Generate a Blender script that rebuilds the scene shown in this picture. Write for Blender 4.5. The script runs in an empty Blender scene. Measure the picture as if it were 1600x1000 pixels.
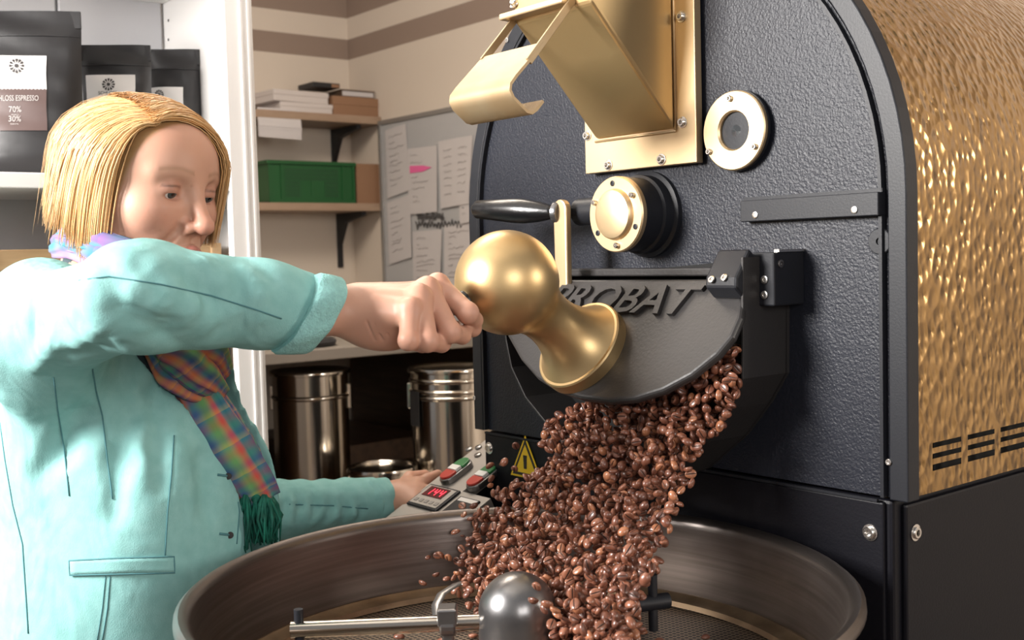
import bpy, bmesh, math, random
import numpy as np
from mathutils import Matrix, Vector
random.seed(4); rng = np.random.default_rng(7)
scene = bpy.context.scene
# ------------------------------------------------------------------ camera, world, lights, exposure
FPX = 1770.0; PITCH = math.radians(3.33); ROLL = math.radians(1.5); AZ = math.radians(38.9)
fh = np.array([-math.cos(AZ), math.sin(AZ), 0.0]); R0 = np.array([math.sin(AZ), math.cos(AZ), 0.0]); ZU = np.array([0, 0, 1.0])
CF = fh*math.cos(PITCH) - ZU*math.sin(PITCH); U0 = np.cross(R0, CF)
CR = R0*math.cos(ROLL) - U0*math.sin(ROLL); CU = U0*math.cos(ROLL) + R0*math.sin(ROLL)
CC = np.array([0, 0, 1.3])
def ray(x, y): return CF + CR*(x-800)/FPX - CU*(y-500)/FPX
def at(x, y, d): return CC + ray(x, y)*d                     # point at depth d
def onp(x, y, ax, v):                                         # point on the plane coord[ax] = v
    r = ray(x, y); return CC + r*(v-CC[ax])/r[ax]
def onplane(x, y, p0, n):
    r = ray(x, y); return CC + r*(np.dot(np.array(p0)-CC, n)/np.dot(r, n))
cam = bpy.data.cameras.new('camera'); camo = bpy.data.objects.new('camera', cam); scene.collection.objects.link(camo)
M = Matrix.Identity(4)
for i in range(3):
    M[i][0] = CR[i]; M[i][1] = CU[i]; M[i][2] = -CF[i]; M[i][3] = CC[i]
camo.matrix_world = M; cam.sensor_width = 36; cam.lens = FPX/1600*36; cam.clip_start = .05
cam.dof.use_dof = True; cam.dof.focus_distance = 1.36; cam.dof.aperture_fstop = 9
scene.camera = camo
w = bpy.data.worlds.new('world'); scene.world = w; w.use_nodes = True
w.node_tree.nodes['Background'].inputs[0].default_value = (.95, .93, .95, 1); w.node_tree.nodes['Background'].inputs[1].default_value = .19
def area(name, loc, tgt, sx, sy, e, col):
    l = bpy.data.lights.new(name, 'AREA'); l.shape = 'RECTANGLE'; l.size = sx; l.size_y = sy; l.energy = e; l.color = col
    o = bpy.data.objects.new(name, l); scene.collection.objects.link(o); o.location = loc
    o.rotation_euler = (Vector(tgt)-Vector(loc)).to_track_quat('-Z', 'Y').to_euler(); return o
area('assumed_window_light', (-1.62, -1.15, 1.98), (-1.12, .8, 1.15), .75, .75, 102, (1, .96, .92))  # assumed window left of view, direction taken from the gold ball's highlight
area('added_brass_light', (1.35, 2.40, 1.78), (-.7, 1.2, 1.25), .9, .6, 26, (1, .93, .84))  # added out of view to put highlights on the brass side, window only assumed
area('cabinet_fill_light', (2.1, -.5, 2.0), (-1.9, .5, 1.4), 1.3, 1.0, 27, (1, .97, .94))  # added out of view to whiten the cabinet front, not a known window
area('background_fill_light', (-2.4, .9, 2.62), (-2.6, 1.0, 0), 1.4, .6, 30, (1, .88, .74))  # added warm fill for the back of the room, no lamp known there
vs = scene.view_settings; vs.view_transform = 'Standard'; vs.look = 'None'; vs.exposure = .55; vs.gamma = 1; vs.use_curve_mapping = False

# ------------------------------------------------------------------ materials
def mat(name, col=(.5, .5, .5), rough=.5, metal=0, bump=0, bscale=60, col2=None, cscale=5, stretch=None, vor=False, detail=3, spec=None, emit=0, sss=0, attr=None, bdist=.002, coat=0):
    m = bpy.data.materials.new(name); m.use_nodes = True; nt = m.node_tree; N = nt.nodes; L = nt.links
    b = N['Principled BSDF']; b.inputs['Base Color'].default_value = (*col, 1); b.inputs['Roughness'].default_value = rough; b.inputs['Metallic'].default_value = metal
    if spec is not None: b.inputs['Specular IOR Level'].default_value = spec
    if coat: b.inputs['Coat Weight'].default_value = coat; b.inputs['Coat Roughness'].default_value = .15
    if sss: b.inputs['Subsurface Weight'].default_value = sss; b.inputs['Subsurface Radius'].default_value = (.012, .004, .002); b.inputs['Subsurface Scale'].default_value = 1
    if emit: b.inputs['Emission Color'].default_value = (*col, 1); b.inputs['Emission Strength'].default_value = emit
    tc = N.new('ShaderNodeTexCoord'); vec = tc.outputs['Object']
    if stretch:
        mp = N.new('ShaderNodeMapping'); mp.inputs['Scale'].default_value = stretch; L.new(vec, mp.inputs[0]); vec = mp.outputs[0]
    if attr:
        a = N.new('ShaderNodeAttribute'); a.attribute_name = attr; base = a.outputs['Color']; L.new(base, b.inputs['Base Color'])
    if col2:
        n = N.new('ShaderNodeTexNoise'); n.inputs['Scale'].default_value = cscale; n.inputs['Detail'].default_value = 4; L.new(vec, n.inputs[0])
        r = N.new('ShaderNodeValToRGB'); r.color_ramp.elements[0].position = .35; r.color_ramp.elements[1].position = .65
        r.color_ramp.elements[0].color = (*col, 1); r.color_ramp.elements[1].color = (*col2, 1); L.new(n.outputs['Fac'], r.inputs[0])
        if attr:
            mx = N.new('ShaderNodeMix'); mx.data_type = 'RGBA'; mx.blend_type = 'MULTIPLY'; mx.inputs[0].default_value = 1
            L.new(base, mx.inputs[6]); L.new(r.outputs[0], mx.inputs[7]); L.new(mx.outputs[2], b.inputs['Base Color'])
        else: L.new(r.outputs[0], b.inputs['Base Color'])
    if bump:
        if vor:
            n = N.new('ShaderNodeTexVoronoi'); n.feature = 'SMOOTH_F1'; n.inputs['Scale'].default_value = bscale; n.inputs['Smoothness'].default_value = .45; h = n.outputs['Distance']
        else:
            n = N.new('ShaderNodeTexNoise'); n.inputs['Scale'].default_value = bscale; n.inputs['Detail'].default_value = detail; h = n.outputs['Fac']
        L.new(vec, n.inputs['Vector'])
        bp = N.new('ShaderNodeBump'); bp.inputs['Strength'].default_value = bump; bp.inputs['Distance'].default_value = bdist
        L.new(h, bp.inputs['Height']); L.new(bp.outputs[0], b.inputs['Normal'])
    return m
MT = dict(
 black_tex=mat('black_hammertone', (.015, .017, .025), .40, 0, .75, 340, detail=3, bdist=.0011, spec=.34),
 black=mat('black_enamel', (.013, .014, .018), .42, 0, .2, 400, bdist=.0005, spec=.32),
 black_cast=mat('black_casting', (.027, .025, .025), .42, .0, .35, 260, bdist=.0008, spec=.5),
 black_base=mat('black_base_paint', (.006, .006, .009), .42, 0, .3, 330, bdist=.0006, spec=.22),
 brass_h=mat('hammered_brass', (.38, .24, .105), .24, 1, 1.0, 92, col2=(.46, .295, .13), cscale=6, vor=True, bdist=.0031, stretch=(1, 1, .66)),
 brass=mat('satin_gold_paint', (.58, .41, .205), .38, .85, .08, 500, bdist=.0004),
 brass_fl=mat('gold_plate', (.70, .52, .31), .40, .85, .05, 500, bdist=.0004),
 brass_matte=mat('matte_gold_plate', (.42, .30, .17), .55, .7, .08, 200, col2=(.44, .34, .21), cscale=22, bdist=.0004),  # rougher, darker gold that keeps the flap from overexposing
 screw=mat('bright_screw_steel', (.75, .72, .68), .25, 1),
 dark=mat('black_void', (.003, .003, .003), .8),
 rubber=mat('black_grip', (.005, .005, .006), .28, 0, .1, 300, spec=.6),
 steel_tray=mat('tray_steel', (.25, .22, .205), .33, .95, .12, 9, col2=(.19, .165, .15), cscale=5, stretch=(1, 1, 40), bdist=.001),
 steel=mat('polished_steel', (.62, .57, .50), .15, 1),
 steel_d=mat('dark_steel', (.20, .20, .21), .30, .9, .2, 120, col2=(.26, .25, .24), cscale=20, bdist=.0005),
 ledge=mat('brown_ledge_steel', (.34, .24, .15), .42, .8, 0, col2=(.22, .15, .09), cscale=30),
 glass=mat('dark_glass', (.04, .045, .05), .06, 0, spec=1.0),
 panel=mat('grey_panel', (.42, .39, .36), .42, .2, .1, 300, bdist=.0003),
 red=mat('red_button', (.50, .045, .03), .35), green=mat('green_button', (.03, .20, .06), .35), white=mat('white_button', (.85, .85, .83), .35),
 led=mat('red_led', (1, .04, .07), .4, emit=1.6), display=mat('display_red', (.10, .008, .012), .2),
 yellow=mat('warning_yellow', (1.0, .68, .02), .45),
 wall=mat('x', (.5, .5, .5)), 
 white_wood=mat('white_painted_wood', (.82, .80, .78), .45, 0, .12, 14, stretch=(6, 6, .6), bdist=.001),
 grey_wood=mat('pale_grey_boards', (.52, .52, .54), .55, 0, .1, 14, stretch=(6, 6, .6), bdist=.001),
 bag=mat('black_bag_foil', (.014, .013, .014), .42, 0, .25, 30, bdist=.002, spec=.5),
 label=mat('white_label', (.78, .75, .73), .5), label_b=mat('brown_label', (.095, .06, .055), .5), ink=mat('ink', (.03, .025, .025), .6),
 ink_w=mat('white_ink', (.8, .78, .76), .6), ink_g=mat('grey_pen', (.36, .33, .33), .7), pink=mat('pink_marker', (.75, .13, .33), .6),
 wood=mat('pale_wood', (.50, .33, .18), .5, 0, .1, 10, col2=(.38, .24, .12), cscale=6, stretch=(10, 1, 10)),
 wood_d=mat('brown_wood', (.12, .065, .035), .5, 0, .1, 10, col2=(.075, .042, .024), cscale=5, stretch=(1, 8, 8)),
 shelf=mat('shelf_board', (.33, .23, .16), .5, 0, 0, col2=(.27, .18, .12), cscale=6, stretch=(8, 1, 8)),
 counter=mat('grey_counter', (.20, .175, .15), .5), iron=mat('black_bracket', (.012, .012, .014), .5),
 paper=mat('paper', (.52, .49, .49), .7), paper2=mat('white_carton', (.55, .50, .48), .7), board=mat('whiteboard', (.40, .40, .41), .32),
 alu=mat('board_frame', (.30, .29, .28), .4, .6),
 cardboard=mat('cardboard', (.25, .135, .075), .75, 0, .1, 40), crate=mat('green_crate', (.008, .075, .018), .45, spec=.4), crate_d=mat('green_crate_recess', (.006, .055, .014), .55),
 fabric=mat('aqua_terry', (.215, .445, .43), .85, 0, .35, 700, col2=(.25, .49, .475), cscale=60, bdist=.0009, spec=.2),
 cuff=mat('aqua_cuff', (.25, .49, .48), .9, 0, 1.0, 520, col2=(.29, .58, .56), cscale=200, bdist=.0016, spec=.2),
 seam=mat('aqua_seam', (.07, .20, .22), .9), 
 skin=mat('skin', (.96, .93, .92), .46, 0, .12, 260, col2=(1, 1, 1), cscale=14, attr='Col', sss=.12, bdist=.0006, spec=.4),
 hair=mat('blond_hair', (.80, .52, .24), .38, 0, 0, attr='Col', spec=.5),
 eye=mat('eye_white', (.62, .58, .56), .15, spec=.6), iris=mat('eye_iris', (.05, .06, .06), .1), pupil=mat('eye_pupil', (.004, .004, .004), .08),
 shirt=mat('dark_shirt', (.03, .05, .06), .8), jeans=mat('jeans', (.04, .055, .10), .8, 0, .2, 400), shoe=mat('shoe_leather', (.03, .02, .015), .5),
 tassel=mat('green_tassel', (.0, .13, .085), .8, 0, .5, 300, col2=(.0, .07, .05), cscale=60),
)
def wall_mat():
    m = MT['wall']; m.name = 'cream_wall_with_brown_bands'; nt = m.node_tree; N = nt.nodes; L = nt.links; b = N['Principled BSDF']; b.inputs['Roughness'].default_value = .8
    g = N.new('ShaderNodeNewGeometry'); s = N.new('ShaderNodeSeparateXYZ'); L.new(g.outputs['Position'], s.inputs[0])
    r = N.new('ShaderNodeValToRGB'); cr = r.color_ramp; cr.interpolation = 'CONSTANT'
    mr = N.new('ShaderNodeMapRange'); mr.inputs[1].default_value = 1.9; mr.inputs[2].default_value = 2.9; L.new(s.outputs[2], mr.inputs[0]); L.new(mr.outputs[0], r.inputs[0])
    cream = (.62, .54, .46, 1); br = (.27, .20, .16, 1)
    cr.elements[0].position = 0; cr.elements[0].color = cream; cr.elements[1].position = .208; cr.elements[1].color = br
    for p, c in ((.292, cream), (.378, br), (.52, cream), (.62, br), (.72, cream)):
        e = cr.elements.new(p); e.color = c
    L.new(r.outputs[0], b.inputs['Base Color'])
    n = N.new('ShaderNodeTexNoise'); n.inputs['Scale'].default_value = 120; bp = N.new('ShaderNodeBump'); bp.inputs['Strength'].default_value = .15; bp.inputs['Distance'].default_value = .002
    L.new(g.outputs['Position'], n.inputs[0]); L.new(n.outputs[0], bp.inputs['Height']); L.new(bp.outputs[0], b.inputs['Normal'])
wall_mat()
def ramp_mat(name, sc, freq, pal=None):                                   # plaid scarf cloth: colour bands in two directions of the cloth's own UV
    m = bpy.data.materials.new(name); m.use_nodes = True; N = m.node_tree.nodes; L = m.node_tree.links; b = N['Principled BSDF']; b.inputs['Roughness'].default_value = .85
    uv = N.new('ShaderNodeUVMap'); s = N.new('ShaderNodeSeparateXYZ'); L.new(uv.outputs[0], s.inputs[0]); outs = []
    for i, cols in enumerate(pal or (((.07,.04,.16),(.01,.17,.19),(.52,.06,.04),(.14,.32,.09),(.03,.11,.24),(.60,.18,.06),(.12,.04,.15),(.03,.24,.15)), ((.04,.12,.20),(.30,.07,.06),(.08,.24,.12),(.05,.05,.18),(.42,.28,.10)))):
        k = N.new('ShaderNodeMath'); k.operation = 'MULTIPLY'; k.inputs[1].default_value = freq[i]; L.new(s.outputs[i], k.inputs[0])
        fr = N.new('ShaderNodeMath'); fr.operation = 'FRACT'; L.new(k.outputs[0], fr.inputs[0])
        r = N.new('ShaderNodeValToRGB'); r.color_ramp.interpolation = 'EASE'; n = len(cols)
        r.color_ramp.elements[0].color = (*[c*sc for c in cols[0]], 1); r.color_ramp.elements[1].position = .99; r.color_ramp.elements[1].color = (*[c*sc for c in cols[-1]], 1)
        for j in range(1, n-1): e = r.color_ramp.elements.new(j/(n-1)); e.color = (*[c*sc for c in cols[j]], 1)
        L.new(fr.outputs[0], r.inputs[0]); outs.append(r.outputs[0])
    mx = N.new('ShaderNodeMix'); mx.data_type = 'RGBA'; mx.inputs[0].default_value = .35; L.new(outs[0], mx.inputs[6]); L.new(outs[1], mx.inputs[7]); L.new(mx.outputs[2], b.inputs['Base Color'])
    return m
def second_bump(m, sc, dist, stretch, strength=.6):
    N = m.node_tree.nodes; L = m.node_tree.links; b = N['Principled BSDF']; old = b.inputs['Normal'].links[0].from_node
    tc = N.new('ShaderNodeTexCoord'); mp = N.new('ShaderNodeMapping'); mp.inputs['Scale'].default_value = stretch; n = N.new('ShaderNodeTexNoise'); n.inputs['Scale'].default_value = sc; n.inputs['Detail'].default_value = 2.5; n.inputs['Distortion'].default_value = .8
    bp = N.new('ShaderNodeBump'); bp.inputs['Strength'].default_value = strength; bp.inputs['Distance'].default_value = dist
    L.new(tc.outputs['Object'], mp.inputs[0]); L.new(mp.outputs[0], n.inputs[0]); L.new(n.outputs[0], bp.inputs['Height']); L.new(bp.outputs[0], old.inputs['Normal'])
second_bump(MT['fabric'], 13, .019, (1, 1, .5)); second_bump(MT['cuff'], 40, .004, (1, 1, 1))
MT['scarf'] = ramp_mat('plaid_scarf', 1.1, (2.0, 5.0)); MT['scarf_pale'] = ramp_mat('pale_plaid_scarf', 1, (2.0, 3.0), (((.03, .10, .19), (.20, .09, .24), (.04, .20, .24), (.34, .22, .38), (.02, .09, .18)), ((.15, .08, .25), (.03, .17, .22), (.30, .15, .30), (.03, .09, .24))))
def perf_mat():
    m = mat('perforated_steel', (.33, .27, .21), .4, .85); N = m.node_tree.nodes; L = m.node_tree.links; b = N['Principled BSDF']
    g = N.new('ShaderNodeNewGeometry'); sp = N.new('ShaderNodeSeparateXYZ'); L.new(g.outputs['Position'], sp.inputs[0])
    def mth(op, a, bv):
        n = N.new('ShaderNodeMath'); n.operation = op
        for i, v in enumerate((a, bv)):
            if v is None: continue
            if isinstance(v, (int, float)): n.inputs[i].default_value = v
            else: L.new(v, n.inputs[i])
        return n.outputs[0]
    f = 1/.0062; x = mth('MULTIPLY', sp.outputs[0], f*math.pi); y = mth('MULTIPLY', sp.outputs[1], f*math.pi)
    v = mth('MULTIPLY', mth('SINE', x, None), mth('SINE', y, None)); v = mth('ABSOLUTE', v, None); k = mth('GREATER_THAN', v, .42)
    mx = N.new('ShaderNodeMix'); mx.data_type = 'RGBA'; L.new(k, mx.inputs[0]); mx.inputs[6].default_value = (.36, .29, .22, 1); mx.inputs[7].default_value = (.012, .008, .006, 1)
    L.new(mx.outputs[2], b.inputs['Base Color']); L.new(mth('SUBTRACT', .85, mth('MULTIPLY', k, .85)), b.inputs['Metallic']); return m
MT['perf'] = perf_mat()

# ------------------------------------------------------------------ object helpers
LOC = {}
def link(o): scene.collection.objects.link(o); return o
def thing(name, loc, label, cat, group=None):
    o = bpy.data.objects.new(name, None); link(o); o.empty_display_size = .05; o.location = loc; LOC[o.name] = np.array(loc, float)
    o['label'] = label; o['category'] = cat
    if group: o['group'] = group
    return o
def tag(o, label, cat, group=None):
    o['label'] = label; o['category'] = cat
    if group: o['group'] = group
    return o
def rootloc(p):
    while p.parent: p = p.parent
    return LOC.get(p.name, np.zeros(3))
class G:
    """mesh collector in world coordinates"""
    def __init__(s): s.v = []; s.f = []; s.n = 0
    def add(s, V, F):
        V = np.asarray(V, float); s.v.append(V)
        s.f += [tuple(i+s.n for i in f) for f in F]; s.n += len(V); return s
    def box(s, lo, hi, Mx=None):
        x0, y0, z0 = lo; x1, y1, z1 = hi
        V = np.array([(x0,y0,z0),(x1,y0,z0),(x1,y1,z0),(x0,y1,z0),(x0,y0,z1),(x1,y0,z1),(x1,y1,z1),(x0,y1,z1)], float)
        if Mx is not None: V = fr(V, Mx)
        return s.add(V, [(0,3,2,1),(4,5,6,7),(0,1,5,4),(1,2,6,5),(2,3,7,6),(3,0,4,7)])
    def prism(s, poly, a, b, Mx):                              # poly in the frame's xy, from z = a to z = b
        n = len(poly); V = np.array([(x, y, a) for x, y in poly]+[(x, y, b) for x, y in poly], float)
        ar = sum(poly[i][0]*poly[(i+1) % n][1]-poly[(i+1) % n][0]*poly[i][1] for i in range(n))
        F = [tuple(range(n-1, -1, -1)), tuple(range(n, 2*n))]+[(i, (i+1) % n, n+(i+1) % n, n+i) for i in range(n)]
        if ar < 0: F = [tuple(reversed(f)) for f in F]
        return s.add(fr(V, Mx), F)
    def lathe(s, prof, Mx, n=32, sx=1, sy=1):                  # profile (r, h) about the frame's z
        V = []; F = []
        for r, h in prof:
            for i in range(n):
                a = 2*math.pi*i/n; V.append((r*math.cos(a)*sx, r*math.sin(a)*sy, h))
        m = len(prof)
        for j in range(m-1):
            for i in range(n): k = (i+1) % n; F.append((j*n+i, j*n+k, (j+1)*n+k, (j+1)*n+i))
        if prof[0][0] > 1e-6: F.append(tuple(range(n-1, -1, -1)))
        if prof[-1][0] > 1e-6: F.append(tuple((m-1)*n+i for i in range(n)))
        return s.add(fr(V, Mx), F)
    def tube(s, pts, rad, n=10, cap=True, flat=1.0, up=None):
        pts = np.asarray(pts, float); m = len(pts); rad = np.broadcast_to(np.asarray(rad, float), (m,))
        T = np.gradient(pts, axis=0); T /= np.linalg.norm(T, axis=1)[:, None]+1e-12
        u = np.array(up if up is not None else ((0, 0, 1) if abs(T[0][2]) < .9 else (1, 0, 0)), float); V = []
        for i in range(m):
            a = u-T[i]*np.dot(u, T[i]); a /= np.linalg.norm(a)+1e-12; b = np.cross(T[i], a)
            if up is None: u = a
            for j in range(n):
                t = 2*math.pi*j/n; V.append(pts[i]+rad[i]*(a*math.cos(t)*flat+b*math.sin(t)))
        F = [(i*n+j, i*n+(j+1) % n, (i+1)*n+(j+1) % n, (i+1)*n+j) for i in range(m-1) for j in range(n)]
        if cap: F += [tuple(range(n-1, -1, -1)), tuple((m-1)*n+j for j in range(n))]
        return s.add(V, F)
    def build(s, name, m, parent=None, bevel=0, smooth=False, seg=2, kind=None):
        V = np.concatenate(s.v); 
        return mk(name, V, s.f, m, parent, bevel, smooth, seg, kind)
def mk(name, V, F, m, parent=None, bevel=0, smooth=False, seg=2, kind=None):
    V = np.asarray(V, float); root = rootloc(parent) if parent else None
    if root is None: root = np.array([(V[:, 0].min()+V[:, 0].max())/2, (V[:, 1].min()+V[:, 1].max())/2, V[:, 2].min()])
    me = bpy.data.meshes.new(name); me.from_pydata((V-root).tolist(), [], F); me.update()
    for mm in (m if isinstance(m, (list, tuple)) else [m]): me.materials.append(MT[mm])
    o = bpy.data.objects.new(name, me); link(o)
    if parent: o.parent = parent
    else: o.location = root; LOC[o.name] = root
    if smooth is True: me.shade_smooth()
    elif smooth:
        me.shade_smooth(); me.set_sharp_from_angle(angle=math.radians(smooth))
    if bevel:
        b = o.modifiers.new('bevel', 'BEVEL'); b.width = bevel; b.segments = seg; b.limit_method = 'ANGLE'; b.angle_limit = math.radians(40)
    if kind: o['kind'] = kind
    return o
def fr(V, Mx):
    o, ex, ey, ez = Mx; V = np.asarray(V, float)
    return np.asarray(o)+V[:, :1]*np.asarray(ex)+V[:, 1:2]*np.asarray(ey)+V[:, 2:3]*np.asarray(ez)
def frame(o, ez, up=(0, 0, 1)):
    ez = np.array(ez, float); ez /= np.linalg.norm(ez); up = np.array(up, float)
    if abs(np.dot(up, ez)) > .95: up = np.array((1, 0, 0.))
    ex = np.cross(up, ez); ex /= np.linalg.norm(ex); ey = np.cross(ez, ex); return (np.array(o, float), ex, ey, ez)
XN = np.array((1., 0, 0)); YN = np.array((0, 1., 0))
def front(o): return (np.array(o, float), XN, ZU, -YN)            # a frame on the roaster's face: x right, y up, z out
def text_mesh(name, body, Mx, size, depth, m, parent, shear=0, align='LEFT', sx=1.0, bev=0):
    c = bpy.data.curves.new(name, 'FONT'); c.body = body; c.size = size; c.extrude = depth/2; c.shear = shear; c.align_x = align; c.resolution_u = 3; c.offset = bev
    t = bpy.data.objects.new(name, c); link(t); dg = bpy.context.evaluated_depsgraph_get(); me = bpy.data.meshes.new_from_object(t.evaluated_get(dg))
    V = np.array([v.co[:] for v in me.vertices]); F = [tuple(p.vertices) for p in me.polygons]; bpy.data.objects.remove(t); bpy.data.curves.remove(c); bpy.data.meshes.remove(me)
    V[:, 0] *= sx; return mk(name, fr(V, Mx), F, m, parent)
def struct(o): o['kind'] = 'structure'; return o
def screw(parent, o, n, r, m='screw', name='bolt', washer=True, h=.006):
    g = G(); F_ = frame(o, n)
    if washer: g.lathe([(r*1.35, 0), (r*1.35, .0012), (r, .0014)], F_, 18)
    g.lathe([(r, 0), (r, h*.8), (r*.85, h), (r*.52, h), (r*.45, h*.35), (0, h*.35)], F_, 18)
    return g.build(name, m, parent, smooth=35)

# ------------------------------------------------------------------ room
XW, YW = -4.06, 2.45
g = G().box((XW-.1, -3.0, 0), (XW, YW+.1, 2.8)); struct(g.build('wall_left', 'wall'))
g = G().box((XW, YW, 0), (2.6, YW+.1, 2.8)); struct(g.build('wall_back', 'wall'))
g = G().box((2.6, -3.0, 0), (2.7, YW+.1, 2.8)); struct(g.build('wall_right', 'wall'))
MT['floor'] = mat('brown_floor', (.10, .065, .045), .5, 0, .1, 20, col2=(.07, .045, .03), cscale=3, stretch=(1, 8, 1))
MT['ceil'] = mat('white_ceiling', (.75, .73, .70), .9)
g = G().box((XW-.1, -3.0, -.1), (2.5, YW+.1, 0)); struct(g.build('floor', 'floor'))
g = G().box((XW-.1, -.4, 2.8), (-.2, YW+.1, 2.9)); struct(g.build('ceiling', 'ceil'))
# ------------------------------------------------------------------ the roaster
YF = 1.05; XR, XL = -.652, -1.401; ZS = 1.353; ZB = 1.032
XC = (XL+XR)/2; RA = (XR-XL)/2
ro = thing('coffee_roaster', (XC, YF+.3, 0), 'large black drum coffee roaster with hammered brass casing and gold fittings', 'coffee roaster')
def arch(r, zb, n=40, ins=0):
    P = [(XC+r, zb)]+[(XC+r*math.cos(math.pi*i/n), ZS+r*math.sin(math.pi*i/n)) for i in range(n+1)]+[(XC-r, zb)]
    return P
def xz(o=(0, 0, 0)): return (np.array(o, float), XN, ZU, -YN)
G().prism(arch(RA-.024, ZB), -(YF+.02), -(YF+.004), xz()).build('front_plate', 'black_tex', ro)
def ring(P, Q, a, b, Mx, g=None):                              # open band between two polylines of equal length
    g = g or G(); n = len(P); V = [(x, y, a) for x, y in P]+[(x, y, a) for x, y in Q]+[(x, y, b) for x, y in P]+[(x, y, b) for x, y in Q]; F = []
    for i in range(n-1):
        F += [(i, n+i, n+i+1, i+1), (2*n+i, 2*n+i+1, 3*n+i+1, 3*n+i), (i, i+1, 2*n+i+1, 2*n+i), (n+i, 3*n+i, 3*n+i+1, n+i+1)]
    F += [(0, 2*n, 3*n, n), (n-1, 2*n-1, 4*n-1, 3*n-1)]
    return g.add(fr(V, Mx), F)
ring(arch(RA, ZB-.002), arch(RA-.022, ZB-.002), -(YF+.022), -YF, xz()).build('rim_band', 'black', ro, bevel=.0015)
ring(arch(RA-.027, ZB), arch(RA-.031, ZB), -(YF+.006), -(YF-.003), xz()).build('rim_bead', 'black', ro, smooth=40)
# hammered casing, with the vent slots cut through its side
N_ = 28; YB = YF+.62; X1 = XR-.006
P = [(XC+(RA-.006)*math.cos(math.pi*i/N_), ZS+(RA-.006)*math.sin(math.pi*i/N_)) for i in range(N_+1)]+[(XL+.006, ZB)]
g = G(); n = len(P); g.add([(x, YF+.02, z) for x, z in P]+[(x, YB, z) for x, z in P], [(i, i+1, n+i+1, n+i) for i in range(n-1)])
ys = [onp(x, 700, 0, XR)[1] for x in (1465, 1510, 1520, 1562, 1571)]; sl = ys[1]-ys[0]; pitch = ys[2]-ys[0]
slots = [(ys[0]+k*pitch, ys[0]+k*pitch+sl) for k in range(7)]
zt = [(onp(1466, y, 0, XR)[2]) for y in (693, 701, 710, 718, 727, 737)]
yb = sorted({YF+.02, YB, *[v for s in slots for v in s]}); zb = sorted({ZB, ZS, *zt})
V = [(X1, y, z) for z in zb for y in yb]; F = []
for j in range(len(zb)-1):
    for i in range(len(yb)-1):
        cy = (yb[i]+yb[i+1])/2; cz = (zb[j]+zb[j+1])/2
        if any(a < cy < b for a, b in slots) and any(zt[k+1] < cz < zt[k] for k in (0, 2, 4)): continue
        a = j*len(yb)+i; F.append((a, a+1, a+len(yb)+1, a+len(yb)))
g.add(V, F); g.add([(x, YB, z) for x, z in P]+[(X1, YB, ZB)], [tuple(range(n+1))])
o = g.build('casing', 'brass_h', ro, smooth=50)
G().box((XR-.04, YF+.1, ZB+.01), (XR-.03, YF+.58, ZB+.14)).build('vent_backing', 'dark', ro)
# base
XBL, XBR = -1.377, -.668
G().box((XBL, YF+.006, .12), (XBR-.006, YF+.62, ZB-.004)).build('base_cabinet', 'black_base', ro, bevel=.004)
G().box((XBL, YF+.001, .14), (XBR-.014, YF+.008, ZB-.0065)).build('base_front_panel', 'black_base', ro, bevel=.002)
G().box((XBR-.008, YF+.022, .14), (XBR, YF+.60, ZB-.010)).build('base_side_panel', 'black_base', ro, bevel=.003)
for x in (XBL+.05, XBR-.08):
    for y in (YF+.06, YF+.54): G().lathe([(.03, 0), (.03, .02), (.018, .03), (.018, .125)], frame((x, y, 0), ZU), 20).build('foot', 'black', ro, smooth=35)
def fp(x, y, off=0): return onp(x, y, 1, YF-off)
n_ = -YN
for x, y in ((1360, 832), (765, 700)): screw(ro, fp(x, y, -.001), n_, .0068, h=.005)
screw(ro, onp(1430, 832, 0, XBR), XN, .0068, h=.004)
for x, y in ((1389, 722), (742, 622), (793, 63)): screw(ro, fp(x, y, 0), n_, .0036, washer=False, h=.002, name='rim_screw')
# seam line plate edge (lower border of the face)
G().box((XBL+.004, YF-.002, ZB-.006), (XBR-.02, YF+.002, ZB-.003)).build('seam_strip', 'black', ro)
# brass hopper
hp = onp(915, 272, 1, YF-.012); XH0 = hp[0]; ZH0 = hp[2]; XH1 = -.925
HX0, HX1 = -1.099, -.958; hz = 1.446
ho = G().box((XH0, YF-.012, ZH0), (XH1, YF, 1.85)).build('hopper_plate', 'brass_fl', ro, bevel=.001)
dy, dz = -.136, .140
def hop(t, inset=0): return YF-.012+dy*t, hz+dz*t
t0, t1 = 0, 1.0
V = []
for X in (HX0, HX1): V += [(X, YF-.012, hz), (X, *hop(t1)), (X, hop(t1)[0]-.004, 1.80), (X, YF-.012, 1.80)]
G().add(V, [(0, 4, 5, 1), (1, 5, 6, 2), (2, 6, 7, 3), (0, 1, 2, 3), (7, 6, 5, 4), (3, 7, 4, 0)]).build('hopper_chute', 'brass', ro, bevel=.005, seg=3)
yy, zz = hop(.98)
G().box((HX0-.006, yy-.022, zz+.004), (HX1-.03, yy-.003, zz+.012)).build('hopper_flange', 'brass_fl', ro, bevel=.002)
screw(ro, at(806, 6, 1.40), (0, -.7, .7), .006, h=.006)
g = G(); g.tube([(HX0-.001, YF-.013, hz-.001), (HX1+.001, YF-.013, hz-.001)], .0016, 6); g.tube([(HX1+.001, YF-.013, hz), (HX1+.001, YF-.013, 1.8)], .0016, 6); g.build('weld_bead', 'brass_fl', ro, smooth=True)
for x, y in ((951, 258), (1034, 249), (1067, 191), (1065, 26), (918, 212)): screw(ro, onp(x, y, 1, YF-.012), n_, .0052, h=.005)
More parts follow.
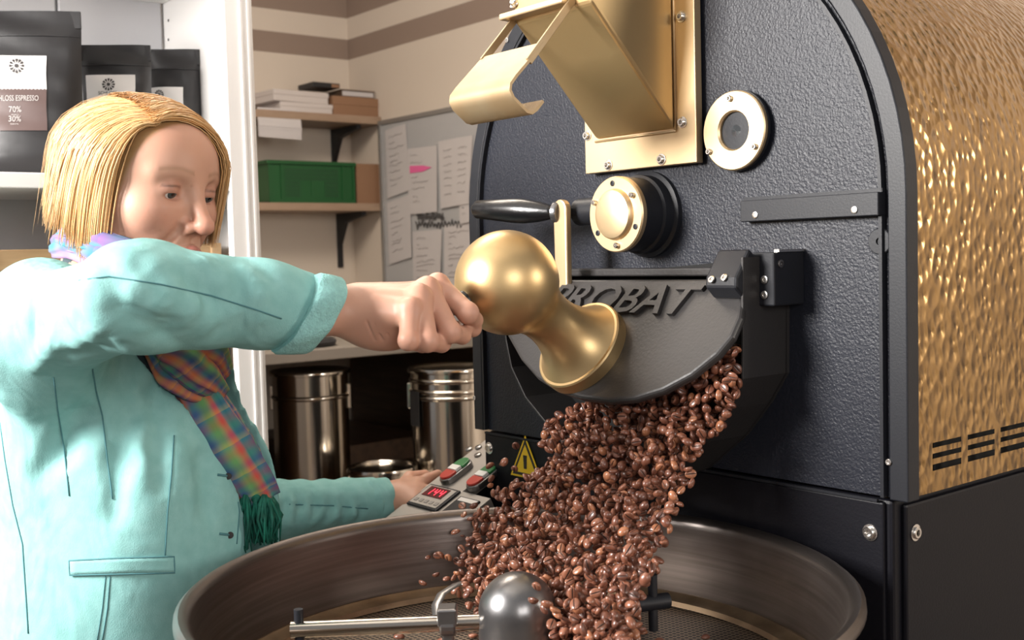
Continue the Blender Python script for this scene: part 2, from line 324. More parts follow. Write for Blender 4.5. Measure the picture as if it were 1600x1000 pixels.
# swing flap with its two flat bars
fX0, fX1 = -1.099, -.985
prof = [(.854, 1.537), (.812, 1.497), (.804, 1.488), (.803, 1.482), (.807, 1.475), (.826, 1.461), (.832, 1.460), (.838, 1.464), (.848, 1.474)]
def sheet(pr, x0, x1, th, m, name, par):
    g = G(); pr = np.array(pr); T = np.gradient(pr, axis=0); Nn = np.stack([T[:, 1], -T[:, 0]], 1); Nn /= np.linalg.norm(Nn, axis=1)[:, None]
    q = pr+Nn*th; n = len(pr)
    V = [(x0, a, b) for a, b in pr]+[(x0, a, b) for a, b in q]+[(x1, a, b) for a, b in pr]+[(x1, a, b) for a, b in q]; F = []
    for i in range(n-1): F += [(i, n+i, n+i+1, i+1), (2*n+i, 2*n+i+1, 3*n+i+1, 3*n+i), (i, i+1, 2*n+i+1, 2*n+i), (n+i, 3*n+i, 3*n+i+1, n+i+1)]
    F += [(0, 2*n, 3*n, n), (n-1, 2*n-1, 4*n-1, 3*n-1)]
    return g.add(V, F).build(name, m, par, smooth=40)
fl = sheet(prof, fX0, fX1, .0035, 'brass_matte', 'flap_plate', ro)
def flat_bar(a, b, w, t, nrm):
    a = np.array(a); b = np.array(b); L = np.linalg.norm(b-a); ez = (b-a)/L; ex = np.array(nrm, float); ey = np.cross(ez, ex)
    return G().box((-t/2, -w/2, 0), (t/2, w/2, L), (a, ex, ey, ez))
for X, (xa, ya), (xb, yb_) in ((fX0+.002, (814, 18), (754, 96)), (fX1-.002, (905, -14), (826, 96))):
    flat_bar(onp(xa, ya, 0, X), onp(xb, yb_, 0, X), .009, .0035, XN).build('flap_bar', 'brass_matte', ro, bevel=.0006)
# sight glass
c = onp(1147, 204, 1, YF-.008); rs = 62/FPX*np.dot(c-CC, CF)
G().lathe([(rs+.001, 0), (rs+.001, .0035)], front(c+YN*.007), 48).build('sight_gasket', 'black', ro, smooth=35)
G().lathe([(rs*.48, 0), (rs, 0), (rs, .005), (rs*.97, .0065), (rs*.51, .0065), (rs*.47, .004), (rs*.47, 0)], front(c+YN*.0045), 56).build('sight_ring', 'brass_fl', ro, smooth=35)
G().lathe([(rs*.48, 0), (rs*.46, .0015), (rs*.3, .0022), (0, .0028)], front(c+YN*.006), 40).build('sight_glass', 'glass', ro, smooth=35)
for x, y in ((1141, 154), (1180, 229), (1109, 237)): screw(ro, onp(x, y, 1, YF-.010), n_, .0036, washer=False, h=.004)
# bar with two screws, small dark boss
a = onp(1157, 347, 1, YF-.010); b = onp(1372, 303, 1, YF-.010)
G().box((a[0], YF-.010, a[2]), (b[0], YF+.004, a[2]+.0245)).build('latch_bar', 'black', ro, bevel=.001)
G().box((a[0]-.001, YF-.0025, a[2]+.0245), (b[0], YF+.004, a[2]+.0285)).build('latch_bar_shim', 'black', ro)
for x, y in ((1180, 336), (1335, 328)): screw(ro, onp(x, y, 1, YF-.010), n_, .0040, washer=False, h=.0012)
c = onp(1375, 377, 1, YF+.002); G().lathe([(.014, 0), (.014, .002), (.013, .003), (.004, .003), (.004, .001), (0, .001)], front(c+YN*.0015), 28).build('boss', 'black', ro, smooth=35)
# bearing housing
c = onp(957, 335, 1, YF-.062); rb = 59.5/FPX*np.dot(c-CC, CF); c0 = np.array((c[0], YF, c[2]))
G().lathe([(rb*1.16, 0), (rb*1.16, .006), (rb*1.05, .008), (rb*1.05, .022), (rb*.98, .024), (rb*.98, .046), (rb*1.0, .047), (rb*1.0, .053)], front(c0+YN*.004), 56).build('bearing_housing', 'black', ro, smooth=35)
G().lathe([(rb*.99, 0), (rb, .001), (rb, .007), (rb*.97, .009), (rb*.68, .009), (rb*.66, .013), (rb*.62, .0155), (rb*.5, .017), (0, .0175)], front(c0-YN*.0485), 56).build('bearing_cap', 'brass_fl', ro, smooth=35)
for k, a in enumerate((95, 35, -25, -85, -145, 155)):
    p = c0+XN*rb*.82*math.cos(math.radians(a))+ZU*rb*.82*math.sin(math.radians(a))-YN*.0575
    screw(ro, p, n_, .0036, 'black' if k in (0, 2, 4) else 'screw', washer=False, h=.001 if k in (0, 2, 4) else .005)
# lever: black grip, gold arm, shaft
YL = .985; pj = onp(872, 332, 1, YL); pt = at(741, 327, np.dot(pj-CC, CF)+.085)
ex = pt-pj; LG = np.linalg.norm(ex); Fg = frame(pj, ex)
G().lathe([(.0075, .004), (.0095, .012), (.0135, .03), (.0165, .055), (.0165, .075), (.0150, .095), (.0125, LG-.006), (.0085, LG-.001), (0, LG)], Fg, 28).build('lever_grip', 'rubber', ro, smooth=True)
G().lathe([(.0130, -.004), (.0140, -.002), (.0140, .004), (.0115, .006)], Fg, 28).build('lever_collar', 'steel_d', ro, smooth=35)
p1 = onp(872, 415, 1, YL)
g = G(); H = pj[2]-p1[2]; g.prism([(.0125*math.cos(t), .0125*math.sin(t)+.004) for t in np.linspace(0, math.pi, 13)]+[(-.0115, -H-.03), (.0115, -H-.03)], -.005, .005, front((pj[0]+.008, YL, pj[2])))
g.build('lever_arm', 'brass_fl', ro, bevel=.002)
G().lathe([(.018, 0), (.018, c0[0]-pj[0]-.02)], frame((pj[0]+.010, YL+.030, pj[2]), XN), 28).build('lever_shaft', 'black', ro, smooth=35)
# outlet: ledge, frame, cover
P0 = onp(915, 548, 1, .93); th = math.radians(36); nL = np.array((0, -math.cos(th), math.sin(th))); eS = np.array((0, -math.sin(th), -math.cos(th)))
LF = (P0, XN, -eS, nL)                                            # cover frame: x right, y up the plate, z out
def onlid(x, y, off=0):
    q = onplane(x, y, P0+nL*off, nL)-P0; return (q@XN, q@(-eS))
zl = onp(1000, 432, 1, YF-.035)[2]
G().box((XL+.16, YF-.032, zl), (onp(1118, 420, 1, YF-.03)[0], YF+.005, zl+.010)).build('outlet_ledge', 'black_cast', ro, bevel=.002)
out = [onlid(x, y) for x, y in ((772, 436), (779, 490), (792, 524), (812, 560), (838, 590), (868, 609), (905, 621), (950, 627), (990, 624), (1035, 610), (1080, 586), (1120, 554), (1144, 525), (1157, 495), (1160, 474), (1160, 434))]
lid = G().prism(out, -.012, 0, LF).build('outlet_cover', 'black_cast', ro, bevel=.0045, seg=3)
q0 = onlid(850, 484); q1 = onlid(1083, 492); Wt = q1[0]-q0[0]
text_mesh('raised_lettering', 'PROBAT', (fr([(q0[0], q0[1]-.002, .0022)], LF)[0], XN, -eS, nL), .0565, .006, 'black_cast', lid, shear=.32, sx=Wt/(.0565*3.95), bev=.0008)
prof = [(.0605, 0), (.0605, .0145), (.0590, .0162), (.0560, .0166), (.0540, .0185), (.0460, .026), (.0385, .040), (.0335, .055), (.0315, .070), (.0325, .085)]
cz = .148; rS = .0602
a0 = math.asin(.0400/rS)
prof += [(.0355, .0945)]+[(rS*math.sin(t), cz-rS*math.cos(t)) for t in np.linspace(a0, math.pi-.001, 26)]
G().lathe(prof, (P0, XN, -eS, nL), 64).build('counterweight', 'brass', ro, smooth=28)
SC = P0+nL*cz
kn = at(716, 476, 1.262); kd = (kn-SC)/np.linalg.norm(kn-SC)
G().lathe([(.013, .054), (.013, .063), (.009, .068), (.009, .085), (.013, .092), (.015, .103), (.012, .112), (0, .115)], frame(SC, kd), 28).build('counterweight_knob', 'rubber', ro, smooth=40)
# outlet frame: bent sheet standing out from the face
YO = .972
pth = [onp(x, y, 1, YO) for x, y in ((1161, 402), (1161, 592), (1135, 640), (1098, 692), (1040, 745), (985, 765), (925, 745), (868, 682), (820, 622), (798, 575), (789, 530), (786, 440))]
A = np.array([(p[0], p[2]) for p in pth]); T = np.gradient(A, axis=0); Nn = np.stack([T[:, 1], -T[:, 0]], 1); Nn /= np.linalg.norm(Nn, axis=1)[:, None]
ring([tuple(v) for v in A], [tuple(v) for v in A+Nn*.003], -(YF+.004), -YO, xz()).build('outlet_frame', 'black_cast', ro, bevel=.0006)
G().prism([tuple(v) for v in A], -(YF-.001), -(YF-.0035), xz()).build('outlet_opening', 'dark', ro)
# hinge blocks
b0 = onp(1177, 478, 1, 1.0); b1 = onp(1209, 394, 1, 1.0)
G().box((b0[0], 1.0, b0[2]), (b1[0], YF+.004, b1[2])).build('hinge_block', 'black', ro, bevel=.002)
G().box((b1[0]-.006, 1.008, b1[2]), (b1[0]+.001, YF+.004, b1[2]+.003)).build('hinge_shim', 'screw', ro)
for y in (437, 461): screw(ro, onp(1195, y, 1, 1.0), n_, .0046, washer=False, h=.0015)
screw(ro, onp(1219, 412, 0, b1[0]), XN, .0046, 'steel_d', washer=False, h=.002)
hb = [onlid(x, y, .02) for x, y in ((1096, 452), (1112, 396), (1160, 392), (1158, 452))]
x0, x1 = hb[0][0]+.004, onlid(1159, 430, .02)[0]; y0, y1 = hb[0][1], onlid(1130, 394, .02)[1]
pf = [(y0, .0), (y0+.002, .020), (y0+.012, .026), (y1, .026), (y1, 0)]
g = G(); V = [fr([(x0, a, b)], LF)[0] for a, b in pf]+[fr([(x1, a, b)], LF)[0] for a, b in pf]; k = len(pf)
g.add(V, [tuple(range(k)), tuple(range(2*k-1, k-1, -1))]+[(i, k+i, k+(i+1) % k, (i+1) % k) for i in range(k)]); g.build('cover_bracket', 'black', ro, bevel=.003)
for x, y in ((1112, 437), (1132, 434)): screw(ro, onplane(x, y, P0+nL*.026, nL), nL, .0044, h=.002, washer=False)
# warning triangle on the base front
c = onp(822, 724, 1, YF)
def tri(s, a, b, m, name):
    ps = [(0, s*1.15), (-s, -s*.6), (s, -s*.6)]; return G().prism(ps, a, b, front(c)).build(name, m, ro, bevel=.0)
tri(.036, 0, .0008, 'yellow', 'warning_triangle'); tri(.031, .0008, .0012, 'ink', 'warning_triangle_border'); tri(.024, .0012, .0016, 'yellow', 'warning_triangle_field')
G().prism([(-.003, -.008), (.003, -.008), (.0042, .012), (-.0042, .012)], .0016, .002, front(c)).build('warning_mark', 'ink', ro)

# ------------------------------------------------------------------ control panel (tilted console left of the roaster)
cp0 = at(700, 740, 1.80); ph = math.radians(26); eB = np.array((0, math.cos(ph), math.sin(ph))); nP = np.array((0, -math.sin(ph), math.cos(ph)))
cpn = thing('control_panel', (cp0[0], cp0[1]+.05, .55), 'tilted grey control console with oval buttons left of the roaster', 'control panel')
PF = (cp0, XN, eB, nP)
def onpan(x, y, off=0): q = onplane(x, y, cp0+nP*off, nP)-cp0; return (q@XN, q@eB)
aL = onpan(622, 797); aT = onpan(752, 693)
xl = (aL[0]+aT[0])/2-.004; xr = XBL-.004-cp0[0]
G().box((xl, -.125, -.02), (xr, .20, 0), PF).box((xr-.001, -.125, -.02), (xr+.07, -.030, 0), PF).build('face_plate', 'panel', cpn, bevel=.001)
Lx = [fr([(0, v, -.02)], PF)[0] for v in (-.122, .197)]
g = G(); V = []
for X in (cp0[0]+xl+.004, cp0[0]+xr-.002): V += [(X, Lx[0][1], Lx[0][2]), (X, Lx[1][1], Lx[1][2]), (X, Lx[1][1], .62), (X, Lx[0][1], .62)]
g.add(V, [(0, 1, 2, 3), (7, 6, 5, 4), (0, 4, 5, 1), (1, 5, 6, 2), (2, 6, 7, 3), (3, 7, 4, 0)]).build('console_body', 'black_base', cpn)
G().box((cp0[0]-.02, cp0[1]+.02, 0), (cp0[0]+.02, cp0[1]+.06, .62)).build('console_post', 'black_base', cpn)
def stadium(w, h, n=10):
    r = w/2; return [(r*math.cos(t), h/2-r+r*math.sin(t)) for t in np.linspace(0, math.pi, n)]+[(r*math.cos(t), -h/2+r+r*math.sin(t)) for t in np.linspace(math.pi, 2*math.pi, n)]
for (x, y), nm in (((712, 735), 0), ((754, 745), 1)):
    q = onpan(x, y, .008); O = fr([(q[0], q[1], 0)], PF)[0]; QF = (O, XN, eB, nP)
    e1 = onpan(x-24, y+17, .008) if nm == 0 else None
    Lb = .062; Wb = .030
    bt = G().prism(stadium(Wb, Lb), 0, .010, QF).build('push_button', 'steel_d', cpn, bevel=.002)
    G().prism([(-.011, -.006), (.011, -.006), (.011, .006), (-.011, .006)], .010, .0155, QF).build('button_window', 'white', bt, bevel=.001)
    up = [(.0125*math.cos(t), .016+.0125*math.sin(t)) for t in np.linspace(0, math.pi, 9)]+[(-.0125, .0065), (.0125, .0065)]
    G().prism(up, .010, .014, QF).build('button_half', 'green', bt, bevel=.001); G().prism([(a, -b) for a, b in up], .010, .014, QF).build('button_half', 'red', bt, bevel=.001)
c4 = [onpan(x, y) for x, y in ((641, 787), (673, 758), (715, 771), (690, 793))]
dx0 = (c4[0][0]+c4[1][0])/2; dx1 = (c4[2][0]+c4[3][0])/2+.004; dy0 = c4[0][1]-.004; dy1 = c4[1][1]
dsp = G().box((dx0, dy0, 0), (dx1, dy1, .004), PF).build('thermostat', 'black', cpn, bevel=.001)
w_ = dx1-dx0; h_ = dy1-dy0
G().box((dx0+.004, dy0+.004, .004), (dx1-.004, dy1-.004, .005), PF).build('thermostat_face', 'panel', dsp)
G().box((dx0+w_*.16, dy0+h_*.45, .005), (dx0+w_*.80, dy1-h_*.12, .006), PF).build('thermostat_screen', 'display', dsp)
O = fr([(dx0+w_*.22, dy0+h_*.52, .0062)], PF)[0]
DH = h_*.27; DW = w_*.09; sg = .0007
for k, segs in enumerate(('bc', 'fgbc', 'fgbc')):
    g = G(); ox = .002+k*w_*.185
    def S_(x0, y0, x1, y1): g.box((x0+ox+.15*(y0+y1)/2, y0, 0), (x1+ox+.15*(y0+y1)/2, y1, .0004), (O, XN, eB, nP))
    for s in segs:
        {'b': lambda: S_(DW-sg, DH/2, DW+sg, DH), 'c': lambda: S_(DW-sg, 0, DW+sg, DH/2-.0004), 'f': lambda: S_(-sg, DH/2, sg, DH), 'g': lambda: S_(0, DH/2-sg, DW, DH/2+sg)}[s]()
    g.build('digit', 'led', dsp)
g = G()
for k in range(5): g.box((dx0+w_*(.12+.17*k), dy0+h_*.17, .005), (dx0+w_*(.12+.17*k)+.008, dy0+h_*.30, .0058), PF)
g.build('thermostat_keys', 'alu', dsp)
G().box((dx1+.012, dy0, 0), (dx1+.06, dy1-.01, .003), PF).build('lower_display', 'black', cpn); G().box((dx1+.016, dy1-.020, .003), (dx1+.058, dy1-.012, .0036), PF).build('display_strip', 'label', cpn)
for x, y in ((733, 703), (748, 700), (747, 712)):
    q = onpan(x, y); G().lathe([(.006, 0), (.006, .003), (.004, .004), (0, .004)], (fr([(q[0], q[1], 0)], PF)[0], XN, eB, nP), 14).build('indicator', 'steel_d', cpn, smooth=35)

# ------------------------------------------------------------------ cooling tray
TX, TY, TZ, TR = -.88, .71, .97, .33
tr = thing('cooling_tray', (TX, TY, 0), 'large round steel cooling tray in front of the roaster', 'cooling tray')
TF = (np.array((TX, TY, 0.)), XN, YN, ZU)
rim = [(TR-.010, TZ-.004), (TR-.006, TZ), (TR+.000, TZ+.001), (TR+.005, TZ-.002), (TR+.006, TZ-.008), (TR+.002, TZ-.014), (TR-.003, TZ-.016)]
g = G(); N2 = 96
def open_lathe(prof, F_, n=96):
    V = []; F = []
    for r, h in prof:
        for i in range(n): a = 2*math.pi*i/n; V.append((r*math.cos(a), r*math.sin(a), h))
    for j in range(len(prof)-1):
        for i in range(n): k = (i+1) % n; F.append((j*n+i, j*n+k, (j+1)*n+k, (j+1)*n+i))
    return fr(V, F_), F
zf = .866
V, F = open_lathe([(TR-.016, zf+.012), (TR-.010, TZ-.012), (TR-.009, TZ-.006), (TR-.004, TZ), (TR+.002, TZ+.001), (TR+.0065, TZ-.003), (TR+.007, TZ-.009), (TR+.003, TZ-.014), (TR-.003, TZ-.016), (TR-.008, zf-.03), (TR-.012, zf-.03), (TR-.014, zf-.002)], TF)
mk('tray_wall', V, F, 'steel_tray', tr, smooth=50)
V, F = open_lathe([(TR-.0145, zf+.012), (TR-.019, zf+.0125), (TR-.024, zf+.009), (TR-.036, zf+.007), (TR-.038, zf+.001), (TR-.0145, zf+.001)], TF); mk('tray_ledge', V, F, 'ledge', tr, smooth=40)
G().lathe([(.0, zf-.003), (TR-.014, zf-.003), (TR-.014, zf), (0, zf)], TF, 64).build('perforated_floor', 'perf', tr)
G().lathe([(TR-.03, .62), (TR-.012, .70), (TR-.012, zf-.004)], TF, 64).build('tray_drum', 'steel_d', tr, smooth=35)
G().lathe([(.14, 0), (.14, .02), (.05, .03), (.05, .625)], TF, 32).build('tray_pedestal', 'black', tr, smooth=35)
# agitator: domed hub with rods
c = onp(808, 955, 1, .70)
ag = thing('agitator', (TX, TY, zf), 'dark steel domed hub with stirring rods inside the cooling tray', 'agitator')
HC = np.array((TX, TY, 0.))
px, pd = None, np.dot(np.array((TX, TY, .92))-CC, CF)
hd = at(809, 955, pd); HC[:2] = hd[:2]; rh = 61.5/FPX*pd; zh = at(808, 955, pd)[2]
G().lathe([(rh*1.02, zf+.001), (rh, zh)]+[(rh*math.cos(t), zh+rh*math.sin(t)) for t in np.linspace(.12, math.pi/2, 14)], (np.array((HC[0], HC[1], 0)), XN, YN, ZU), 48).build('hub', 'steel_d', ag, smooth=50)
zr = at(745, 972, pd)[2]
a = np.array((HC[0], HC[1], zr)); bp = onp(455, 984, 2, zr-.003)
dr = bp-a; dr /= np.linalg.norm(dr); side = np.cross(dr, ZU)
bp = a+dr*min(np.linalg.norm(bp-a), TR-.035)
G().tube([a+dr*rh*.9, bp], .0085, 20).build('rod', 'steel', ag, smooth=40)
G().tube([bp-dr*.008-ZU*.022, bp-dr*.008+ZU*.021], .0048, 14).build('rod_pin', 'black', ag, smooth=40)
cl = onp(700, 970, 2, zr); cl = a+dr*np.dot(cl-a, dr)
G().tube([cl-dr*.008, cl+dr*.008], .0125, 20).box((-.010, -.012, .0), (.010, .012, .018), (cl, dr, side, ZU)).box((-.006, -.006, -.05), (.006, .006, 0), (cl, dr, side, ZU)).build('clamp', 'steel_d', ag, bevel=.002)
G().box((-.035, -.002, -.062), (.045, .002, -.035), (cl, (dr+side)/1.414, np.cross(ZU, (dr+side)/1.414), ZU)).build('paddle', 'steel_d', ag, bevel=.001)
e = onp(1044, 938, 2, zr); d2 = e-a; Ln = min(np.linalg.norm(d2), TR-.04); d2 /= np.linalg.norm(d2); e = a+d2*Ln
G().tube([a+d2*rh*.9, e], .0085, 18).build('rod', 'black', ag, smooth=40); pp = a+d2*(Ln-.018)
G().tube([pp-ZU*.03, pp+ZU*.030], .0052, 12).build('rod_pin', 'black', ag, smooth=40)
cv = [at(x, y, d) for x, y, d in ((742, 905, 1.36), (712, 914, 1.34), (690, 928, 1.32), (682, 945, 1.30), (684, 962, 1.28))]
G().tube(cv, .006, 8, flat=.3).build('scraper_arm', 'steel_d', ag, smooth=40)
# ------------------------------------------------------------------ whiteboard with sheets
def wb(x, y, off=.0): return onp(x, y, 1, YW-.018-off)
wl = wb(597, 300)[0]; wt = wb(597, 194)[2]; wbm = wb(600, 470)[2]-.12
bo = thing('whiteboard', (wl+.7, YW, wbm), 'grey magnetic whiteboard on the back wall covered with sheets', 'whiteboard')
G().box((wl, YW-.016, wbm), (wl+1.5, YW, wt)).build('board_surface', 'board', bo)
for lo, hi in (((wl-.012, YW-.022, wbm), (wl+.006, YW, wt)), ((wl-.012, YW-.022, wt-.004), (wl+1.5, YW, wt+.014)), ((wl-.012, YW-.03, wbm-.014), (wl+1.5, YW, wbm+.004))):
    G().box(lo, hi).build('board_frame', 'alu', bo, bevel=.002)
WF = (np.array((0, YW-.018, 0)), XN, ZU, -YN)
def scr(g, x0, x1, z, wv, s=0, Fm=WF, h=.006, off=.002):
    n = max(6, int((x1-x0)/.008)); r = np.random.default_rng(s); xs = np.linspace(x0, x1, n); zs = z+wv*r.uniform(-1, 1, n)
    g.tube([(fr([(a, b, off)], Fm)[0]) for a, b in zip(xs, zs)], h/2, 4)
sheets = [
 (((601, 204), (633, 193), (641, 297), (606, 310)), 'white sheet at the top left of the whiteboard, its lower corner curling', 9, 1),
 (((604, 317), (640, 303), (644, 402), (609, 413)), 'white sheet with sparse notes at the left of the whiteboard, under the topmost left sheet', 8, 2),
 (((632, 233), (682, 227), (684, 331), (642, 335)), 'white printed sheet with one line marked in pink', 8, 3),
 (((684, 221), (738, 211), (734, 318), (690, 326)), 'white sheet with two columns of notes right of the pink marked sheet', 7, 4),
 (((716, 290), (745, 284), (745, 345), (720, 350)), 'narrow pale sheet overlapping the roaster edge beside the two column sheet', 4, 5),
 (((644, 362), (690, 358), (690, 445), (648, 450)), 'lined sheet hanging under the handwritten marker words', 8, 6),
 (((694, 352), (742, 346), (742, 446), (696, 450)), 'list sheet with an arrow at the lower right of the whiteboard', 9, 7)]
for q, lab, nl, sd in sheets:
    P = [wb(x, y, .003) for x, y in q]; r = np.random.default_rng(sd)
    g = G(); lift = .002+.0015*sd*.5
    V = [(p[0], YW-.0185-lift*k, p[2]) for p, k in zip(P, (.2, .2, 1.6, 1.2))]; g.add(V+[(v[0], v[1]+.0006, v[2]) for v in V], [(3, 2, 1, 0), (4, 5, 6, 7), (0, 1, 5, 4), (1, 2, 6, 5), (2, 3, 7, 6), (3, 0, 4, 7)])
    t = thing('paper_sheet', ((P[0][0]+P[1][0])/2, YW-.019, P[2][2]), lab, 'paper', 'sheets on the whiteboard'); g.build('sheet', 'paper', t)
    g = G(); P_ = np.array(V)
    for k in range(nl):
        v = .10+.8*(k+.5*r.random())/nl; a, b = (.15, r.uniform(.25, .85))
        if sd == 4: spans = ((.15, .40), (.60, .85))
        else: spans = ((a, b),)
        for a, b in spans:
            L0 = P_[0]*(1-v)+P_[3]*v; L1 = P_[1]*(1-v)+P_[2]*v; A = L0+(L1-L0)*a; B = L0+(L1-L0)*b
            n = 9; g.tube([A+(B-A)*i/(n-1)+np.array((0, -.0012, r.uniform(-.004, .004))) for i in range(n)], .0010, 4)
    g.build('writing', 'ink_g', t)
    if sd == 3:
        v = .32; L0 = P_[0]*(1-v)+P_[3]*v; L1 = P_[1]*(1-v)+P_[2]*v; A = L0+(L1-L0)*.12; B = L0+(L1-L0)*.85
        g = G(); V = [A+(0, 0, .014), A-(0, 0, .014), A+(B-A)*.6-(0, 0, .013), B, A+(B-A)*.6+(0, 0, .010)]; V = [v_-np.array((0, .002, 0)) for v_ in map(np.array, V)]
        g.add(V, [(0, 1, 2, 3, 4)]); g.build('pink_mark', 'pink', t)
g = G()
for k, (x0, x1, y) in enumerate(((652, 694, 339), (650, 722, 351))):
    a = wb(x0, y); b = wb(x1, y-1); r = np.random.default_rng(k+20); n = 46
    g.tube([(a[0]+(b[0]-a[0])*i/n, YW-.020, a[2]+(b[2]-a[2])*i/n+.016*math.sin(i*1.9+r.random())*(.6+.6*r.random())) for i in range(n+1)], .0028, 4)
g.build('marker_words', 'ink', bo)
tag(G().box((wb(609, 440)[0], YW-.06, wb(609, 449)[2]), (wb(630, 440)[0], YW-.017, wb(609, 441)[2])).build('board_eraser', 'iron', None, bevel=.004), 'small black board eraser low on the whiteboard above the fist', 'eraser')
# ------------------------------------------------------------------ wall shelves
def shelf(z, lab, br):
    s = thing('wall_shelf', (XW+.12, 1.9, z-.03), lab, 'shelf', 'wall shelves')
    G().box((XW, 1.0, z-.03), (XW+.235, YW-.001, z)).build('board', 'shelf', s, bevel=.002)
    for y in (onp(br, 260, 0, XW+.02)[1], 1.25):
        G().box((XW, y-.012, z-.25), (XW+.008, y+.012, z-.031)).build('bracket_plate', 'iron', s, bevel=.001)
        g = G(); g.add([(XW+.008, y-.01, z-.031), (XW+.20, y-.01, z-.031), (XW+.20, y-.01, z-.045), (XW+.06, y-.01, z-.07), (XW+.008, y-.01, z-.16), (XW+.008, y+.01, z-.031), (XW+.20, y+.01, z-.031), (XW+.20, y+.01, z-.045), (XW+.06, y+.01, z-.07), (XW+.008, y+.01, z-.16)], [(0, 1, 2, 3, 4), (9, 8, 7, 6, 5), (0, 5, 6, 1), (1, 6, 7, 2), (2, 7, 8, 3), (3, 8, 9, 4), (4, 9, 5, 0)]).build('bracket_arm', 'iron', s)
    return s
XS = XW+.225
z1 = onp(590, 183, 0, XS)[2]; z2 = onp(590, 318, 0, XS)[2]
shelf(z1, 'upper brown wall shelf on black brackets holding cartons', 526); shelf(z2, 'lower wall shelf on black brackets under the green crate', 530)
def carton(name, lab, cat, px0, px1, ytop, z, dep, m, x=XS-.01, rot=0, lid=True, group=None):
    a = onp(px0, ytop, 0, x)[1]; b = onp(px1, ytop, 0, x)[1]; h = onp((px0+px1)/2, ytop, 0, x)[2]-z
    t = thing(name, (x-dep/2, (a+b)/2, z), lab, cat, group)
    c = np.array((x-dep/2, (a+b)/2, z)); cr, sr = math.cos(rot), math.sin(rot); Fm = (c, np.array((cr, sr, 0)), np.array((-sr, cr, 0)), ZU); w2 = (b-a)/2
    G().box((-dep/2, -w2, 0), (dep/2, w2, h*(.8 if lid else 1)), Fm).build('box_body', m, t, bevel=.002)
    if lid: G().box((-dep/2-.002, -w2-.002, h*.55), (dep/2+.002, w2+.002, h), Fm).build('box_lid', m, t, bevel=.002)
    return t, h
_, h = carton('carton', 'white flat carton lying lowest on the upper shelf', 'box', 438, 519, 161, z1, .2, 'paper2', group='cartons on the upper shelf')
carton('carton', 'white flat carton stacked skewed on the lowest white carton', 'box', 424, 512, 142, z1+h+.001, .18, 'paper2', rot=.06, group='cartons on the upper shelf')
_, h = carton('carton', 'brown cardboard box at the corner end of the upper shelf', 'box', 520, 592, 152, z1, .2, 'cardboard', group='cartons on the upper shelf')
def book(lab, px0, px1, y0, z, m, x, th=None, tilt=0):
    a = onp(px0, y0, 0, x)[1]; b = onp(px1, y0, 0, x)[1]; hh = onp(px0, y0, 0, x)[2]-z if th is None else th
    t = thing('book', (x-.07, (a+b)/2, z), lab, 'book', 'books on the upper shelf'); G().box((x-.14, a, z), (x, b, z+.004)).box((x-.14, a, z+hh-.004), (x, b, z+hh)).box((x-.14, a, z), (x-.004+.004, a+.004, z+hh)).build('cover', m, t)
    G().box((x-.136, a+.005, z+.005), (x-.004, b-.003, z+hh-.005)).build('pages', 'paper', t); return t
book('white paged book with dark cover lying on the brown cardboard box', 533, 585, 139, z1+h+.001, 'wood_d', XS-.02)
tt, hb_ = carton('carton', 'black and brown carton standing between the white cartons and the cardboard box', 'box', 489, 531, 129, z1+.105, .12, 'iron', x=XS-.03, lid=False, group='cartons on the upper shelf')
G().box((XS-.029, onp(518, 140, 0, XS-.03)[1], z1+.107), (XS-.0285, onp(530, 140, 0, XS-.03)[1], z1+.10+hb_)).build('brown_side', 'cardboard', tt)
pa = onp(403, 172, 0, XS+.012); pb = onp(471, 200, 0, XS+.012)
G_ = G()
for k in range(5): G_.add([(XS-.15, pa[1], z1+.002+.0012*k), (XS+.005, pa[1], z1+.0025+.0012*k), (XS+.010+.001*k, pa[1], z1-.10+.01*k), (XS+.010+.001*k, pb[1], z1-.105+.01*k), (XS+.005, pb[1], z1+.0025+.0012*k), (XS-.15, pb[1], z1+.002+.0012*k)], [(0, 1, 4, 5), (1, 2, 3, 4)])
tag(G_.build('paper_pile', 'paper', None), 'pile of grey sheets drooping over the edge of the upper shelf', 'paper')
# green crate
a = onp(418, 253, 0, XS-.01)[1]; b = onp(552, 253, 0, XS-.01)[1]; ch = onp(480, 252, 0, XS-.01)[2]-z2; x0, x1 = XS-.235+.02, XS-.01
cr = thing('plastic_crate', ((x0+x1)/2, (a+b)/2, z2), 'green plastic crate with perforated sides on the lower shelf', 'crate')
t_ = .006
for nm, lo, hi in (('side_wall', (x1-t_, a, z2), (x1, b, z2+ch)), ('side_wall', (x0, a, z2), (x0+t_, b, z2+ch)), ('end_wall', (x0+t_, a, z2), (x1-t_, a+t_, z2+ch)), ('end_wall', (x0+t_, b-t_, z2), (x1-t_, b, z2+ch)), ('bottom', (x0, a, z2), (x1, b, z2+.006))): G().box(lo, hi).build(nm, 'crate', cr)
G().box((x1-.002, a-.008, z2+ch-.014), (x1+.008, b+.008, z2+ch)).box((x0-.006, a-.008, z2+ch-.014), (x0+.004, b+.008, z2+ch)).box((x0, a-.008, z2+ch-.014), (x1, a+.004, z2+ch)).box((x0, b-.004, z2+ch-.014), (x1, b+.008, z2+ch)).build('rim', 'crate', cr, bevel=.002)
for y in (a, a+.05, b-.055, b-.008): G().box((x1-.001, y, z2), (x1+.005, y+.010, z2+ch-.012)).build('rib', 'crate', cr)
G().box((x1-.001, a+.002, z2), (x1+.006, b-.002, z2+.014)).build('rib', 'crate', cr)
g = G()
for i in range(22):
    for j in range(7):
        y = a+.075+(b-a-.15)*i/21; z = z2+.03+(ch-.065)*j/6
        if 5 < i < 16 and j < 4: continue
        g.box((x1, y-.004, z-.006), (x1+.0012, y+.004, z+.006))
g.build('grille', 'crate_d', cr, kind='stuff')
